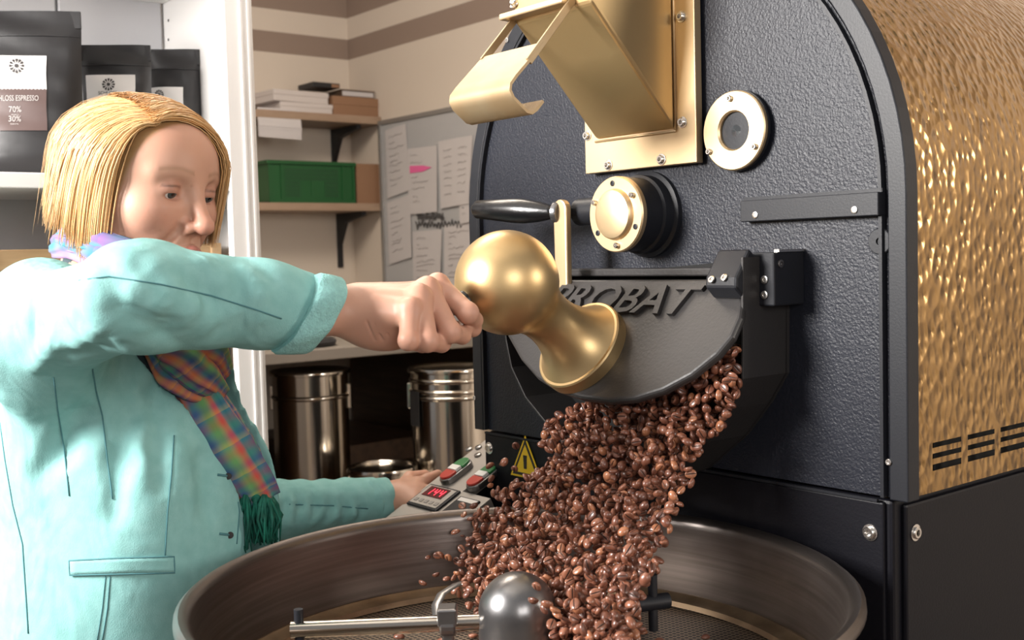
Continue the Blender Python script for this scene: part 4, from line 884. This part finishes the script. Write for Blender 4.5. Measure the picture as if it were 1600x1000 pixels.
# hair: a cap under several thousand strands
HA = np.array((.107, .091, .076)); hc = np.array((-.012, 0, .025))
def hproj(Q, lay=1.0):
    q = Q-hc; up = q[:, 2] > 0; out = np.empty_like(q)
    k = np.sqrt(np.sum((q/HA)**2, 1)); out[up] = q[up]/k[up][:, None]*lay
    rho = np.sqrt((q[:, 0]/HA[0])**2+(q[:, 1]/HA[1])**2)+1e-9
    az = np.degrees(np.arctan2(np.abs(q[:, 1]), -q[:, 0]))        # 0 at the back of the head
    fl = 1+np.clip(-q[:, 2]/.10, 0, 1.3)*np.where(az < 70, .04, .04-.10*np.clip((az-70)/25, 0, 1))
    o = q.copy(); o[:, :2] = q[:, :2]/rho[:, None]*(lay*fl)[:, None]; out[~up] = o[~up]; return out+hc
def strand(r0, az1, z1, lay, rr, bow=0.0, n=13):
    a = np.radians(az1); e = hc+np.array((HA[0]*math.cos(a), HA[1]*math.sin(a), z1-hc[2])); t = np.linspace(0, 1, n)[:, None]
    mid = hc+np.array((HA[0]*math.cos(a)*.8, HA[1]*math.sin(a)*.9, .035+bow)); r0 = np.array(r0)
    Q = (1-t)**2*r0+2*t*(1-t)*mid*1.05+t**2*e; P = hproj(Q, lay); P += rr*np.sin(t*7+rr*900)*.35
    return P
r_ = np.random.default_rng(11); Vs = []; Fs = []; Cs = []; nv_ = 0
def addst(P, rad, col):
    global nv_
    n = len(P); W = HO+(P@np.stack([HX, HY, HZ]))*HS; T = np.gradient(W, axis=0); T /= np.linalg.norm(T, axis=1)[:, None]; o = W-H(*hc); o /= np.linalg.norm(o, axis=1)[:, None]
    s = np.cross(T, o); s /= np.linalg.norm(s, axis=1)[:, None]+1e-9; o = np.cross(s, T); w_ = rad*np.concatenate([[.6], np.ones(n-4), [.9, .7, .25]])[:, None]
    R = np.stack([W+s*w_, W+o*w_*.6, W-s*w_], 1).reshape(-1, 3); Vs.append(R)
    for i in range(n-1):
        for j in range(3): a = nv_+i*3+j; b = nv_+i*3+(j+1) % 3; Fs.append((a, b, b+3, a+3))
    Cs.append(np.tile(col, (len(R), 1))); nv_ += len(R)
gold = np.array((.62, .32, .11)); pale = np.array((.82, .54, .27)); root = np.array((.36, .20, .085))
for k in range(5200):
    u = r_.random(); lay = 1.0+.055*r_.random()**1.5; px_ = .064-.105*u; pz = hc[2]+HA[2]*math.sqrt(max(0, 1-((px_-hc[0])/HA[0])**2-.04))
    right = r_.random() < .62; py = -.048+.026*u+(.004*r_.standard_normal())
    if right:
        az = -(72+108*u**.75)+r_.normal(0, 5); 
        if az < -180: az += 360
        z1 = -.086+.074*min(1, max(0, (abs(az)-85)/50))+.009*r_.standard_normal()+.008*math.sin(az*.12); st = strand((px_, py, pz), az, z1, lay, r_.normal(0, .0018, 3)[None, :])
    else:
        az = (42+34*r_.random() if r_.random() < .5 else 60+100*u)+r_.normal(0, 4); z1 = (-.000-.05*r_.random() if az < 66 else -.060)+.010*r_.standard_normal(); 
        if az < 78: z1 = -.02-.05*r_.random()
        st = strand((px_-.002, py, pz), az, z1, lay+.03+.05*r_.random(), r_.normal(0, .0018, 3)[None, :], bow=(r_.uniform(.022, .055) if az < 78 and u < .5 else .055))
    m = r_.random(); addst(st, r_.uniform(.0007, .0014), (gold*(1-m)+pale*m)*r_.uniform(.65, 1.1))
for k in range(26):                                              # loose flyaway hairs
    u = r_.random(); px_ = .06-.10*u; az = r_.uniform(-180, -95); st = strand((px_, .02, hc[2]+HA[2]*.95), az, r_.uniform(-.09, .02), 1.07+.04*r_.random(), r_.normal(0, .004, 3)[None, :]); addst(st, .00025, pale)
V = np.concatenate(Vs); hair = mk('hair', V, Fs, 'hair', wo, smooth=True); setcol(hair, np.concatenate(Cs))
def capf(P):
    q = toH(P)-hc; A = HA*.985; k = np.sqrt(np.sum((q/A)**2, 1)); d1 = (k-1)*.09
    rho = np.sqrt((q[:, 0]/A[0])**2+(q[:, 1]/A[1])**2); d2 = np.maximum((rho-1)*.09, np.maximum(q[:, 2], -.105-q[:, 2]))
    d = np.minimum(d1, d2); d = np.maximum(d, -(d+.012)) if False else d
    p = q+hc
    # open the face and keep only a shell
    az = np.degrees(np.arctan2(p[:, 1], p[:, 0]-hc[0]))
    hl = .105-.0*az
    face = np.maximum(np.maximum(-(p[:, 0]-(.006+np.clip(p[:, 2]-.02, -.2, .06)*.55)), p[:, 2]-(.098-.9*np.abs(p[:, 1]-.02))), -1)
    low = np.maximum(p[:, 2]+.01, 0)
    return np.maximum(d, -face)



# jacket
def opening(P):                                                  # V-shaped front opening, from neck to waist
    q = P-TC; x = q@Fb; y = q@Lb; z = q[:, 2]; wv = np.clip((z-.90)/.36, 0, 1)**1.7*.120+.004
    return np.maximum(np.maximum(-wv-y, y-np.minimum(.08+wv, .128))*.85, np.maximum(.015-x, .78-z+0*x)+0*x)
jops = [('+', ell(B(-.005, 0, 1.11), (.128, .168, .185), (Fb, Lb, ZU)), 0), ('+', ell(B(.0, 0, .93), (.138, .172, .22), (Fb, Lb, ZU)), .07), ('+', ell(B(.0, 0, .76), (.155, .195, .24), (Fb, Lb, ZU)), .08),
        ('+', ell(B(.088, -.01, .98), (.090, .14, .17), (Fb, Lb, ZU)), .06), ('+', cap(shR-ZU*.010, shL-ZU*.01, .056), .05), ('+', ell(shR+Fb*.0-ZU*.03, (.068, .062, .080), (Fb, Lb, ZU)), .05)]
sl1 = elR*.42+wrR*.58; sl2 = elR*.22+wrR*.78
slR = [('+', cap(shR-ZU*.015, elR-ZU*.002, .056, .050), .04), ('+', cap(elR-ZU*.002, sl1, .050, .042), .03), ('+', cap(sl1, elR*.14+wrR*.86, .044, .037), .02)]
slL = [('+', cap(shL, elL, .052, .048), .04), ('+', cap(elL, elL*.12+wrL*.88, .050, .0345), .03)]
folds = []
def fold(pts, r, k=.022, s='+'):
    for a, b in zip(pts[:-1], pts[1:]): folds.append((s, cap(at(*a), at(*b), r, r), k))
# long soft folds of the raised sleeve (surface is about 5 cm nearer than the arm's axis)
#fold([(236, 545, 1.10), (262, 520, 1.055), (330, 505, 1.06)], .007); fold([(150, 520, 1.09), (200, 500, 1.045), (262, 470, 1.035), (340, 470, 1.055)], .008)
#fold([(170, 430, 1.07), (240, 415, 1.045), (330, 420, 1.07), (420, 450, 1.12)], .006); fold([(150, 480, 1.07), (190, 455, 1.04), (250, 440, 1.03)], .007)
#fold([(160, 560, 1.13), (205, 545, 1.09), (240, 520, 1.06)], .009); fold([(95, 590, 1.19), (150, 575, 1.14), (210, 560, 1.10)], .010)
#fold([(300, 495, 1.06), (360, 500, 1.085), (430, 512, 1.12)], .006)
for k, t in enumerate((.15, .3, .45, .6, .75, .9)):              # rings of small creases on the far sleeve
    c = elL+(wrL-elL)*t*.85; folds.append(('+', cap(c+ZU*.038*(1-t*.25)-R0*.012, c-ZU*.01-fh*.034+R0*.01, .006, .004), .016))
jbody = build_field(jops); jsl = build_field(slR); jsl2 = build_field(slL)
fops = build_field([('+', lambda P: np.full(len(P), 9.), 0)]) 
axR = unit(wrR-elR)
def wav(P):
    q = P-elR; d_ = np.abs(P[:, 2]-1.24); arm = np.clip((1.33-P[:, 2])/.02, 0, 1)*np.clip((P[:, 2]-1.13)/.05, 0, 1)*np.clip((q@CF+.14)*-8+1.6, 0, 1)
    ph = P@(ZU*95+R0*34+fh*50)+1.6*np.sin(P@(R0*26-ZU*22+fh*8))+.9*np.sin(P@(R0*61+ZU*40)+1)
    body = .0020*np.sin(P@(Fb*34+ZU*10+Lb*22)+1.2*np.sin(P@(ZU*17+Fb*9)))
    return body*(1-arm)+arm*(.0046*(1-np.abs(np.sin(ph*.5))*2)+.0018*np.sin(P@(R0*80-ZU*90)))
hem = lambda P: .66-P[:, 2]
endR = lambda P: (P-(elR*.20+wrR*.80))@unit(wrR-elR)
endL = lambda P: (P-(elL*.10+wrL*.90))@unit(wrL-elL)
def jf(P):
    d = jbody(P); d = np.maximum(d, -opening(P)); s2 = np.maximum(jsl2(P), endL(P)); d = smin(d, s2, .03); d = smin(d, np.maximum(jsl(P), endR(P)), .035); d = d+wav(P)
    for s, fn, k in folds: d = smin(d, fn(P), k) if s == '+' else -smin(-d, fn(P), k)
    return np.maximum(np.maximum(d, hem(P)), P[:, 2]-1.385)
lo = np.minimum.reduce([shR, elR, elL, B(-.2, -.2, .64), B(.2, .2, .64), wrL])-.09; hi = np.maximum.reduce([shR, elR, wrL, wrR, B(.2, .2, 1.36), B(-.2, .2, 1.36)])+.08; lo[2] = .64
from mathutils.bvhtree import BVHTree
V0, F0 = nets(jf, lo, hi, .011); bv0 = BVHTree.FromPolygons(V0.tolist(), F0.tolist())
def onj(x, y, off):
    r = unit(ray(x, y)); l, nn, i, d = bv0.ray_cast(Vector(CC), Vector(r)); return None if l is None else np.array(l)+np.array(nn)*off*(1 if np.dot(np.array(nn), r) < 0 else -1)
def crease(pts, r=.0055, off=.0015, k=.012, ridge=True):
    Q = [onj(x, y, off) for x, y in pts]; R_ = [onj(x-7, y-9, -.0045) for x, y in pts]
    for i, (a, b) in enumerate(zip(Q[:-1], Q[1:])):
        if a is None or b is None or np.linalg.norm(a-b) > .12: continue
        t0 = .45+.55*math.sin(math.pi*(i+.01)/(len(Q)-1)); t1 = .45+.55*math.sin(math.pi*(i+.99)/(len(Q)-1))
        folds.append(('-', cap(a, b, r*t0, r*t1), k))
    if ridge:
        for a, b in zip(R_[:-1], R_[1:]):
            if a is not None and b is not None and np.linalg.norm(a-b) < .12: folds.append(('+', cap(a, b, .007), .016))
crease([(140, 436), (152, 462), (168, 484), (189, 505), (222, 520)], .0065); crease([(158, 498), (172, 514), (192, 530)], .005)
crease([(100, 548), (130, 541), (151, 531), (170, 512)], .006); crease([(98, 538), (84, 556), (66, 582)], .006); crease([(183, 476), (220, 465), (265, 474), (300, 490), (332, 509)], .0055)
crease([(204, 440), (226, 462), (254, 484)], .0045); crease([(252, 432), (272, 460), (298, 492)], .005); crease([(330, 425), (352, 452), (372, 492)], .004); crease([(395, 440), (408, 470), (412, 505)], .004)
crease([(60, 440), (50, 480), (52, 530)], .006, ridge=False); crease([(236, 560), (240, 610), (250, 690), (252, 760)], .006, k=.02, ridge=False); crease([(130, 650), (100, 700), (60, 742)], .007, k=.025, ridge=False)
crease([(205, 650), (185, 720), (178, 800)], .006, k=.025, ridge=False); crease([(300, 640), (318, 720), (322, 800)], .005, k=.025, ridge=False)
for k in range(6): crease([(440+24*k, 772+2*k), (446+24*k, 790+k), (440+24*k, 812)], .0040, k=.010, ridge=False)
Vj, Fj = nets(jf, lo, hi, .0040)
jk = mk('jacket', Vj, Fj.tolist(), 'fabric', wo, smooth=True)
# folded-back cuffs
def cuff(c0, c1, r0, r1, th, name, tilt=None, m='cuff'):
    ax = unit(c1-c0); L = np.linalg.norm(c1-c0); Fm = frame(c0, ax); r = np.random.default_rng(3)
    prof = [(r0-th, 0), (r0-.002, -.001), (r0, .003), (r0*.55+r1*.45, L*.5), (r1, L-.004), (r1-.002, L), (r1-th, L-.001), (r1-th, L*.3)]
    g = G(); g.lathe(prof, Fm, 72); V = g.v[0]; q = V-c0; a = np.arctan2(q@Fm[2], q@Fm[1]); h = q@ax
    V += (np.cos(a)[:, None]*Fm[1]+np.sin(a)[:, None]*Fm[2])*(.0016*np.sin(a*3+1)+.0012*np.sin(a*7+h*60))[:, None]
    if tilt is not None: V += ax*((q@tilt)*.42)[:, None]
    return mk(name, V, g.f, m, jk, smooth=60)
cuff(at(459, 487, 1.158), at(506, 492, 1.178), .0430, .0405, .009, 'cuff', tilt=unit(CU))
cuff(elL*.165+wrL*.835, elL*.03+wrL*.97, .0368, .0352, .006, 'cuff', m='fabric')
# seams, welt pocket, buttonholes laid on the jacket surface
from mathutils.bvhtree import BVHTree
bvh = BVHTree.FromPolygons(Vj.tolist(), Fj.tolist())
def hit(x, y, off=.0):
    r = ray(x, y); r = r/np.linalg.norm(r); l, nn, i, d = bvh.ray_cast(Vector(CC), Vector(r)); 
    return None if l is None else np.array(l)-r*off
def seam(pts, r=.0013, m='seam', name='seam', off=.0004, dens=14, par=None):
    P = []
    for (x0, y0), (x1, y1) in zip(pts[:-1], pts[1:]):
        n = max(2, int(math.hypot(x1-x0, y1-y0)/dens))
        for i in range(n): P.append((x0+(x1-x0)*i/n, y0+(y1-y0)*i/n))
    P.append(pts[-1]); Q = [hit(x, y, off) for x, y in P]; Q = [q for q in Q if q is not None]; segs = [[Q[0]]]
    for a, b in zip(Q[:-1], Q[1:]):
        if np.linalg.norm(b-a) < .05: segs[-1].append(b)
        else: segs.append([b])
    for s in segs:
        if len(s) > 1: G().tube(s, r, 5).build(name, m, par or jk, smooth=True)
seam([(262, 556), (292, 608), (322, 660), (350, 706), (368, 752), (374, 800), (370, 850)], .0008)
seam([(142, 560), (150, 610), (160, 650), (168, 720), (176, 780)], .0009)
seam([(84, 590), (90, 640), (100, 700), (108, 775)], .0009)
seam([(272, 680), (268, 740), (262, 800), (258, 868)], .0009)
seam([(0, 660), (8, 720), (20, 790), (35, 850), (44, 990)], .0009)
seam([(172, 900), (168, 950), (160, 1000)], .0007); seam([(165, 900), (160, 950), (152, 1000)], .0006)
seam([(108, 440), (170, 432), (250, 444), (330, 462), (400, 484), (440, 498)], .0008)
seam([(452, 788), (520, 790), (575, 795)], .0010)
def patchq(pts, nx, ny, off, m, name, par):
    p = np.array(pts, float); V = []; 
    for j in range(ny+1):
        for i in range(nx+1):
            u, v = i/nx, j/ny; xy = (p[0]*(1-u)+p[1]*u)*(1-v)+(p[3]*(1-u)+p[2]*u)*v; h = hit(xy[0], xy[1], off); V.append(h if h is not None else (V[-1] if V else np.zeros(3)))
    F = [(j*(nx+1)+i, (j+1)*(nx+1)+i, (j+1)*(nx+1)+i+1, j*(nx+1)+i+1) for j in range(ny) for i in range(nx)]; return mk(name, V, F, m, par, smooth=True)
pk = patchq([(108, 876), (272, 871), (273, 894), (109, 898)], 16, 4, .0035, 'fabric', 'pocket_welt', jk); pk.modifiers.new('s', 'SOLIDIFY').thickness = .004
seam([(108, 876), (190, 872), (272, 870), (273, 895), (190, 897), (109, 899), (108, 876)], .0010, off=.003, par=pk, name='stitching')
for x, y in ((349, 744), (352, 836)):
    seam([(x-9, y-2), (x+9, y)], .0016, name='buttonhole'); h = hit(x+8, y, .001)
    if h is not None: G().lathe([(.004, 0), (.004, .002), (0, .0025)], frame(h, -CF), 16).build('buttonhole_eye', 'ink', jk)
# shirt under the jacket, trousers, shoes
sf = build_field([('+', ell(B(-.005, 0, 1.12), (.108, .155, .20), (Fb, Lb, ZU)), 0), ('+', ell(B(.0, 0, .95), (.115, .155, .16), (Fb, Lb, ZU)), .06), ('+', cap(nk-ZU*.05, nk-Fb*.01, .062, .060), .03), ('+', cap(shR-ZU*.015, shL-ZU*.015, .047), .05)])
Vq, Fq = nets(sf, B(0, 0, .78)-np.array((.22, .22, 0)), B(0, 0, 1.42)+np.array((.22, .22, 0)), .009); mk('shirt', Vq, Fq.tolist(), 'shirt', wo, smooth=True)
tro = [('+', ell(B(0, 0, .84), (.125, .165, .13), (Fb, Lb, ZU)), 0)]
for s in (-1, 1): tro += [('+', cap(B(0, s*.085, .82), B(.02, s*.10, .47), .095, .066), .05), ('+', cap(B(.02, s*.10, .47), B(-.02, s*.11, .10), .066, .055), .03)]
Vq, Fq = nets(build_field(tro), B(0, 0, .05)-np.array((.25, .25, 0)), B(0, 0, .99)+np.array((.25, .25, 0)), .011); mk('trousers', Vq, Fq.tolist(), 'jeans', wo, smooth=True)
for s in (-1, 1):
    ff = build_field([('+', ell(B(-.03, s*.11, .055), (.055, .042, .055), (Fb, Lb, ZU)), 0), ('+', cap(B(-.02, s*.11, .042), B(.14, s*.13, .036), .042, .036), .03)])
    f2 = lambda P: np.maximum(ff(P), .002-P[:, 2]); Vq, Fq = nets(f2, B(.05, s*.12, 0)-np.array((.2, .2, .01)), B(.05, s*.12, .13)+np.array((.2, .2, 0)), .008); mk('shoe', Vq, Fq.tolist(), 'shoe', wo, smooth=True)
# scarf: wound folds at the neck and throat, a hanging end with a green fringe
sc_parts = []
def cloth_tube(pts, rad, flat, name, m, par, seed=0, up=None, uvr=1.0, n=44):
    pts = np.array(pts, float); t = np.linspace(0, 1, len(pts)); tt = np.linspace(0, 1, 36); P = np.stack([np.interp(tt, t, pts[:, i]) for i in range(3)], 1)
    for _ in range(6): P[1:-1] = (P[:-2]+2*P[1:-1]+P[2:])/4
    R = np.interp(tt, np.linspace(0, 1, len(rad)), rad); T = np.gradient(P, axis=0); T /= np.linalg.norm(T, axis=1)[:, None]; V = []; uvs = []
    up = np.array(up if up is not None else ZU, float)
    for i in range(36):
        a = up-T[i]*np.dot(up, T[i]); a = unit(a); b = np.cross(T[i], a)
        for j in range(n):
            w_ = 2*math.pi*j/n; k = 1+.10*math.sin(3*w_+seed)+.07*math.sin(7*w_+seed*2+tt[i]*3)+.05*math.sin(13*w_+seed+tt[i]*5); V.append(P[i]+R[i]*k*(a*math.cos(w_)+b*math.sin(w_)*flat)); uvs.append((j/n*uvr, tt[i]+seed*.37))
    F = [(i*n+j, i*n+(j+1) % n, (i+1)*n+(j+1) % n, (i+1)*n+j) for i in range(35) for j in range(n)]+[tuple(range(n-1, -1, -1)), tuple(35*n+j for j in range(n))]
    o = mk(name, V, F, m, par, smooth=True); uv = o.data.uv_layers.new(name='UVMap')
    for l in o.data.loops: uv.data[l.index].uv = uvs[l.vertex_index]
    return o
scf = cloth_tube([at(92, 385, 1.46), at(125, 378, 1.37), at(170, 398, 1.33), at(230, 425, 1.32)], (.016, .022, .024, .03), .8, 'scarf', 'scarf_pale', wo, 1)
for k, (p, r) in enumerate((((( 92, 366, 1.43), (112, 360, 1.36), (150, 372, 1.335), (190, 400, 1.32)), .0085), (((96, 378, 1.41), (125, 368, 1.35), (160, 386, 1.325), (185, 410, 1.31)), .0080), (((90, 376, 1.42), (110, 384, 1.36), (140, 388, 1.335), (175, 405, 1.32)), .0085),
    (((100, 396, 1.40), (130, 392, 1.345), (165, 398, 1.33)), .0085), (((112, 352, 1.44), (140, 350, 1.38), (175, 376, 1.35), (205, 400, 1.33)), .0075), (((118, 345, 1.44), (150, 352, 1.39), (190, 384, 1.35)), .0060), (((94, 390, 1.41), (112, 374, 1.37), (130, 352, 1.39)), .0065))):
    cloth_tube([at(*q) for q in p], (r*.6, r, r*1.1, r), .7, 'scarf_fold', 'scarf_pale', scf, k+2)
fold_pts = [([(235, 500, 1.33), (275, 540, 1.31), (318, 585, 1.335), (346, 612, 1.37)], (.020, .026, .022, .012)), ([(250, 480, 1.33), (290, 510, 1.315), (330, 545, 1.34), (349, 580, 1.38)], (.022, .027, .023, .014)),
            ([(255, 455, 1.34), (300, 480, 1.325), (338, 520, 1.36), (347, 560, 1.40)], (.02, .026, .022, .014)), ([(238, 535, 1.34), (272, 582, 1.33), (305, 605, 1.345), (338, 618, 1.37)], (.014, .022, .020, .012)), ([(262, 430, 1.36), (310, 450, 1.35), (342, 490, 1.38)], (.02, .026, .02))]
for k, (p, r) in enumerate(fold_pts): cloth_tube([at(*q) for q in p], r, .75, 'scarf_fold', 'scarf', scf, k+4)
cloth_tube([at(296, 600, 1.35), at(320, 650, 1.345), at(354, 705, 1.355), at(388, 755, 1.37), at(404, 782, 1.38)], (.022, .030, .034, .030, .026), .35, 'scarf_end', 'scarf', scf, 9, up=R0)
cloth_tube([at(318, 612, 1.38), at(345, 660, 1.38), at(375, 715, 1.39), at(402, 760, 1.40)], (.020, .024, .026, .016), .35, 'scarf_end', 'scarf', scf, 10, up=R0)
r_ = np.random.default_rng(3)
for k in range(9):
    x = 386+k*4.6; d = 1.37+.015*(k % 3); top = at(x, 760+2*k, d); g = G(); L = r_.uniform(78, 92) if k else 105
    for s in range(16):
        a = r_.uniform(-1, 1, 2)*.008; e = at(x-3+k*1.2+r_.normal(0, 3), 760+L+r_.uniform(-8, 4), d+r_.normal(0, .006)); md = (top+e)/2+np.array((*r_.normal(0, .004, 2), 0))
        g.tube([top+np.array((a[0]*.3, a[1]*.3, 0)), top*.8+e*.2+np.array((*a, 0)), md+np.array((*a, 0)), e], (.0016, .0022, .0020, .0008), 5)
    g.lathe([(.002, 0), (.0065, .004), (.007, .009), (.003, .014)], frame(top-ZU*.016, ZU), 10); g.build('tassel', 'tassel', scf, smooth=True)
# ------------------------------------------------------------------ coffee beans
BM = []
for k, (c1, c2, rg) in enumerate((((.21, .078, .045), (.15, .052, .030), .34), ((.27, .105, .060), (.20, .075, .042), .32), ((.15, .054, .032), (.10, .036, .022), .36), ((.38, .155, .075), (.29, .11, .055), .3))):
    MT['bean%d' % k] = mat('roasted_bean_%s' % ('brown', 'light_brown', 'dark_brown', 'golden_brown')[k], c1, rg, 0, .15, 300, col2=c2, cscale=160, bdist=.0004, spec=.6, coat=.25)
def bean_geo(a=.0061, b=.0048, c=.0041, nu=18, nv=10):
    V = []; F = []; PA = sorted([2*math.pi*i/14 for i in range(14) if abs(i-10.5) > .6]+[math.radians(a) for a in (256, 263, 270, 277, 284)]); nu = len(PA)
    for j in range(1, nv):
        t = math.pi*j/nv
        for p in PA:
            x = a*math.cos(t); y = b*math.sin(t)*math.cos(p); z = c*math.sin(t)*math.sin(p)
            if z < 0:
                z *= .42
                if abs(p-1.5*math.pi) < .01: z += .0016*(1-(x/a)**4)
            V.append((x, y, z))
    V += [(a, 0, 0), (-a, 0, 0)]; n = (nv-1)*nu
    for j in range(nv-2):
        for i in range(nu): k = (i+1) % nu; F.append((j*nu+i, (j+1)*nu+i, (j+1)*nu+k, j*nu+k))
    for i in range(nu): k = (i+1) % nu; F += [(n, i, k), (n+1, (nv-2)*nu+k, (nv-2)*nu+i)]
    ci = PA.index(min(PA, key=lambda q: abs(q-1.5*math.pi))); cr = [1 if (len(f) == 4 and (f[0] % nu in (ci-1, ci))) else 0 for f in F[:(nv-2)*nu]]+[0]*(2*nu)
    return np.array(V), F, cr
bV, bF, bC = bean_geo(); MT['crease'] = mat('bean_crease', (.035, .014, .009), .6)
meshes = []
for k in range(4):
    me = bpy.data.meshes.new('coffee_bean'); me.from_pydata(bV.tolist(), [], bF); me.materials.append(MT['bean%d' % k]); me.materials.append(MT['crease']); me.polygons.foreach_set('material_index', bC); me.shade_smooth(); meshes.append(me)
Rw = {545: (1125, 1152), 580: (1060, 1156), 610: (985, 1152), 640: (884, 1142), 665: (858, 1125), 690: (852, 1100), 720: (846, 1088), 745: (822, 1082), 762: (775, 1078), 800: (742, 1052), 840: (722, 1040), 880: (712, 1028), 920: (712, 1010), 960: (735, 1000), 1010: (850, 1000), 1040: (850, 1010)}
ys_ = sorted(Rw); r_ = np.random.default_rng(21)
def yc(y): return float(np.interp(y, (545, 640, 760, 880, 940, 1040), (1.0, .965, .905, .82, .765, .74)))     # the stream leans out from the face as it falls
cand = []; grid = {}
def free(p, mind=.0068):
    k = tuple(np.floor(p/.012).astype(int))
    for dx in (-1, 0, 1):
        for dy in (-1, 0, 1):
            for dz in (-1, 0, 1):
                for q in grid.get((k[0]+dx, k[1]+dy, k[2]+dz), ()):
                    if np.linalg.norm(p-q) < mind: return False
    grid.setdefault(k, []).append(p); return True
hubc = np.array((HC[0], HC[1]))
def ok(p):
    if p[2] < zh+.01 and np.linalg.norm(p[:2]-hubc) < rh+.006: return False
    if np.linalg.norm(p-np.array((HC[0], HC[1], zh))) < rh+.006: return False
    if p[2] < zf+.004 or p[1] > YF-.008: return False
    s = (p-P0)@nL
    if s > -.018 and p[2] > 1.10 and abs(s) < .04: return False
    return True
tries = 0
while len(cand) < 2900 and tries < 60000:
    tries += 1
    y = r_.uniform(545, 1035); l = np.interp(y, ys_, [Rw[k][0] for k in ys_]); r = np.interp(y, ys_, [Rw[k][1] for k in ys_])
    w_ = r-l; edge = min(w_*.10, 22)
    x = r_.uniform(l-edge*.2, r+edge*.1)
    core = 1-abs((x-(l+r)/2)/(w_/2))**2
    if r_.random() > .22+1.2*max(0, core) + (.5 if y < 680 else 0): continue
    Y = yc(y)+r_.normal(0, .012+.018*max(0, core)); Y = min(Y, yc(y)+.045)
    p = onp(x, y, 1, Y)
    if ok(p) and free(p): cand.append(p)
for x, y in ((682, 826), (684, 868), (679, 824), (724, 803), (722, 790), (712, 832), (700, 872), (688, 868), (681, 897), (616, 914), (661, 910), (804, 733), (806, 697), (786, 722), (766, 728), (788, 722), (1045, 826), (1037, 846), (1022, 880), (1014, 884), (766, 758), (768, 748), (698, 905), (708, 902), (714, 895), (706, 816), (668, 870), (855, 943), (838, 917), (868, 952), (862, 975), (740, 790), (748, 800), (758, 806), (1030, 842), (735, 812), (1008, 905), (1016, 895)):
    p = onp(x, y, 1, yc(y)-(.02 if x < 900 else 0) if y < 900 or x < 830 else .66)
    if ok(p): grid.setdefault(tuple(np.floor(p/.012).astype(int)), []).append(p); cand.append(p)
# beans already lying on the perforated floor
fl_b = []
for k in range(520):
    a = r_.uniform(0, 2*math.pi); rr = rh+.008+abs(r_.normal(0, .055)); c = np.array((HC[0]+.05, HC[1]+.05)) if k % 2 else hubc
    p = np.array((c[0]+rr*math.cos(a), c[1]+rr*math.sin(a), zf+.0042+(.005 if k % 3 == 0 and rr < .09 else 0)))
    if np.linalg.norm(p[:2]-(TX, TY)) < TR-.045 and ok(p) and free(p, .007): fl_b.append(p)
dep = lambda p: (p-CC)@CF
def vis(p): d = dep(p); return -12 < 800+FPX*((p-CC)@CR)/d < 1612 and 500-FPX*((p-CC)@CU)/d < 1004
stray = [i for i, p in enumerate(cand) if i >= len(cand)-34]
order = sorted(range(len(cand)), key=lambda i: dep(cand[i])+yc(500-FPX*((cand[i]-CC)@CU)/dep(cand[i]))*0)
order = sorted(range(len(cand)), key=lambda i: (i not in stray, (not vis(cand[i])), cand[i][1]-yc(500-FPX*((cand[i]-CC)@CU)/dep(cand[i]))*1.0+.15*dep(cand[i])))
ind = order[:300]; rest = order[300:]
def rmat(): q = r_.normal(size=4); q /= np.linalg.norm(q); from mathutils import Quaternion; return Quaternion(q).to_matrix()
def kind_(): return int(r_.choice(4, p=(.40, .30, .20, .10)))
for i in ind:
    o = bpy.data.objects.new('coffee_bean', meshes[kind_()]); link(o); o.location = cand[i]; o.rotation_euler = rmat().to_euler(); s = r_.uniform(.88, 1.12); o.scale = (s, s, s)
    o['label'] = 'roasted coffee bean falling in the stream into the cooling tray'; o['category'] = 'coffee bean'; o['group'] = 'falling coffee beans'
def stuff(pts, name, lab, flat=False):
    Vs = []; Fs = []; mi = []; n = 0; lF = len(bF)
    for p in pts:
        A = np.array(rmat()); s = r_.uniform(.88, 1.12)
        if flat:
            a = r_.uniform(0, 6.28); A = np.array(((math.cos(a), -math.sin(a), 0), (math.sin(a), math.cos(a), 0), (0, 0, 1.)))@(np.diag((1, -1, -1.)) if r_.random() < .4 else np.eye(3))
        Vs.append((bV*s)@A.T+p); Fs += [tuple(i+n for i in f) for f in bF]; kk = kind_(); mi += [4 if c_1 else kk for c_1 in bC]; n += len(bV)
    o = mk(name, np.concatenate(Vs), Fs, ['bean0', 'bean1', 'bean2', 'bean3', 'crease'], None, smooth=True, kind='stuff'); o.data.polygons.foreach_set('material_index', mi); return tag(o, lab, 'coffee beans')
stuff([cand[i] for i in rest], 'falling_beans', 'dense stream of brown coffee beans pouring from the outlet')
stuff(fl_b, 'settled_beans', 'coffee beans lying on the perforated tray floor around the hub', flat=True)
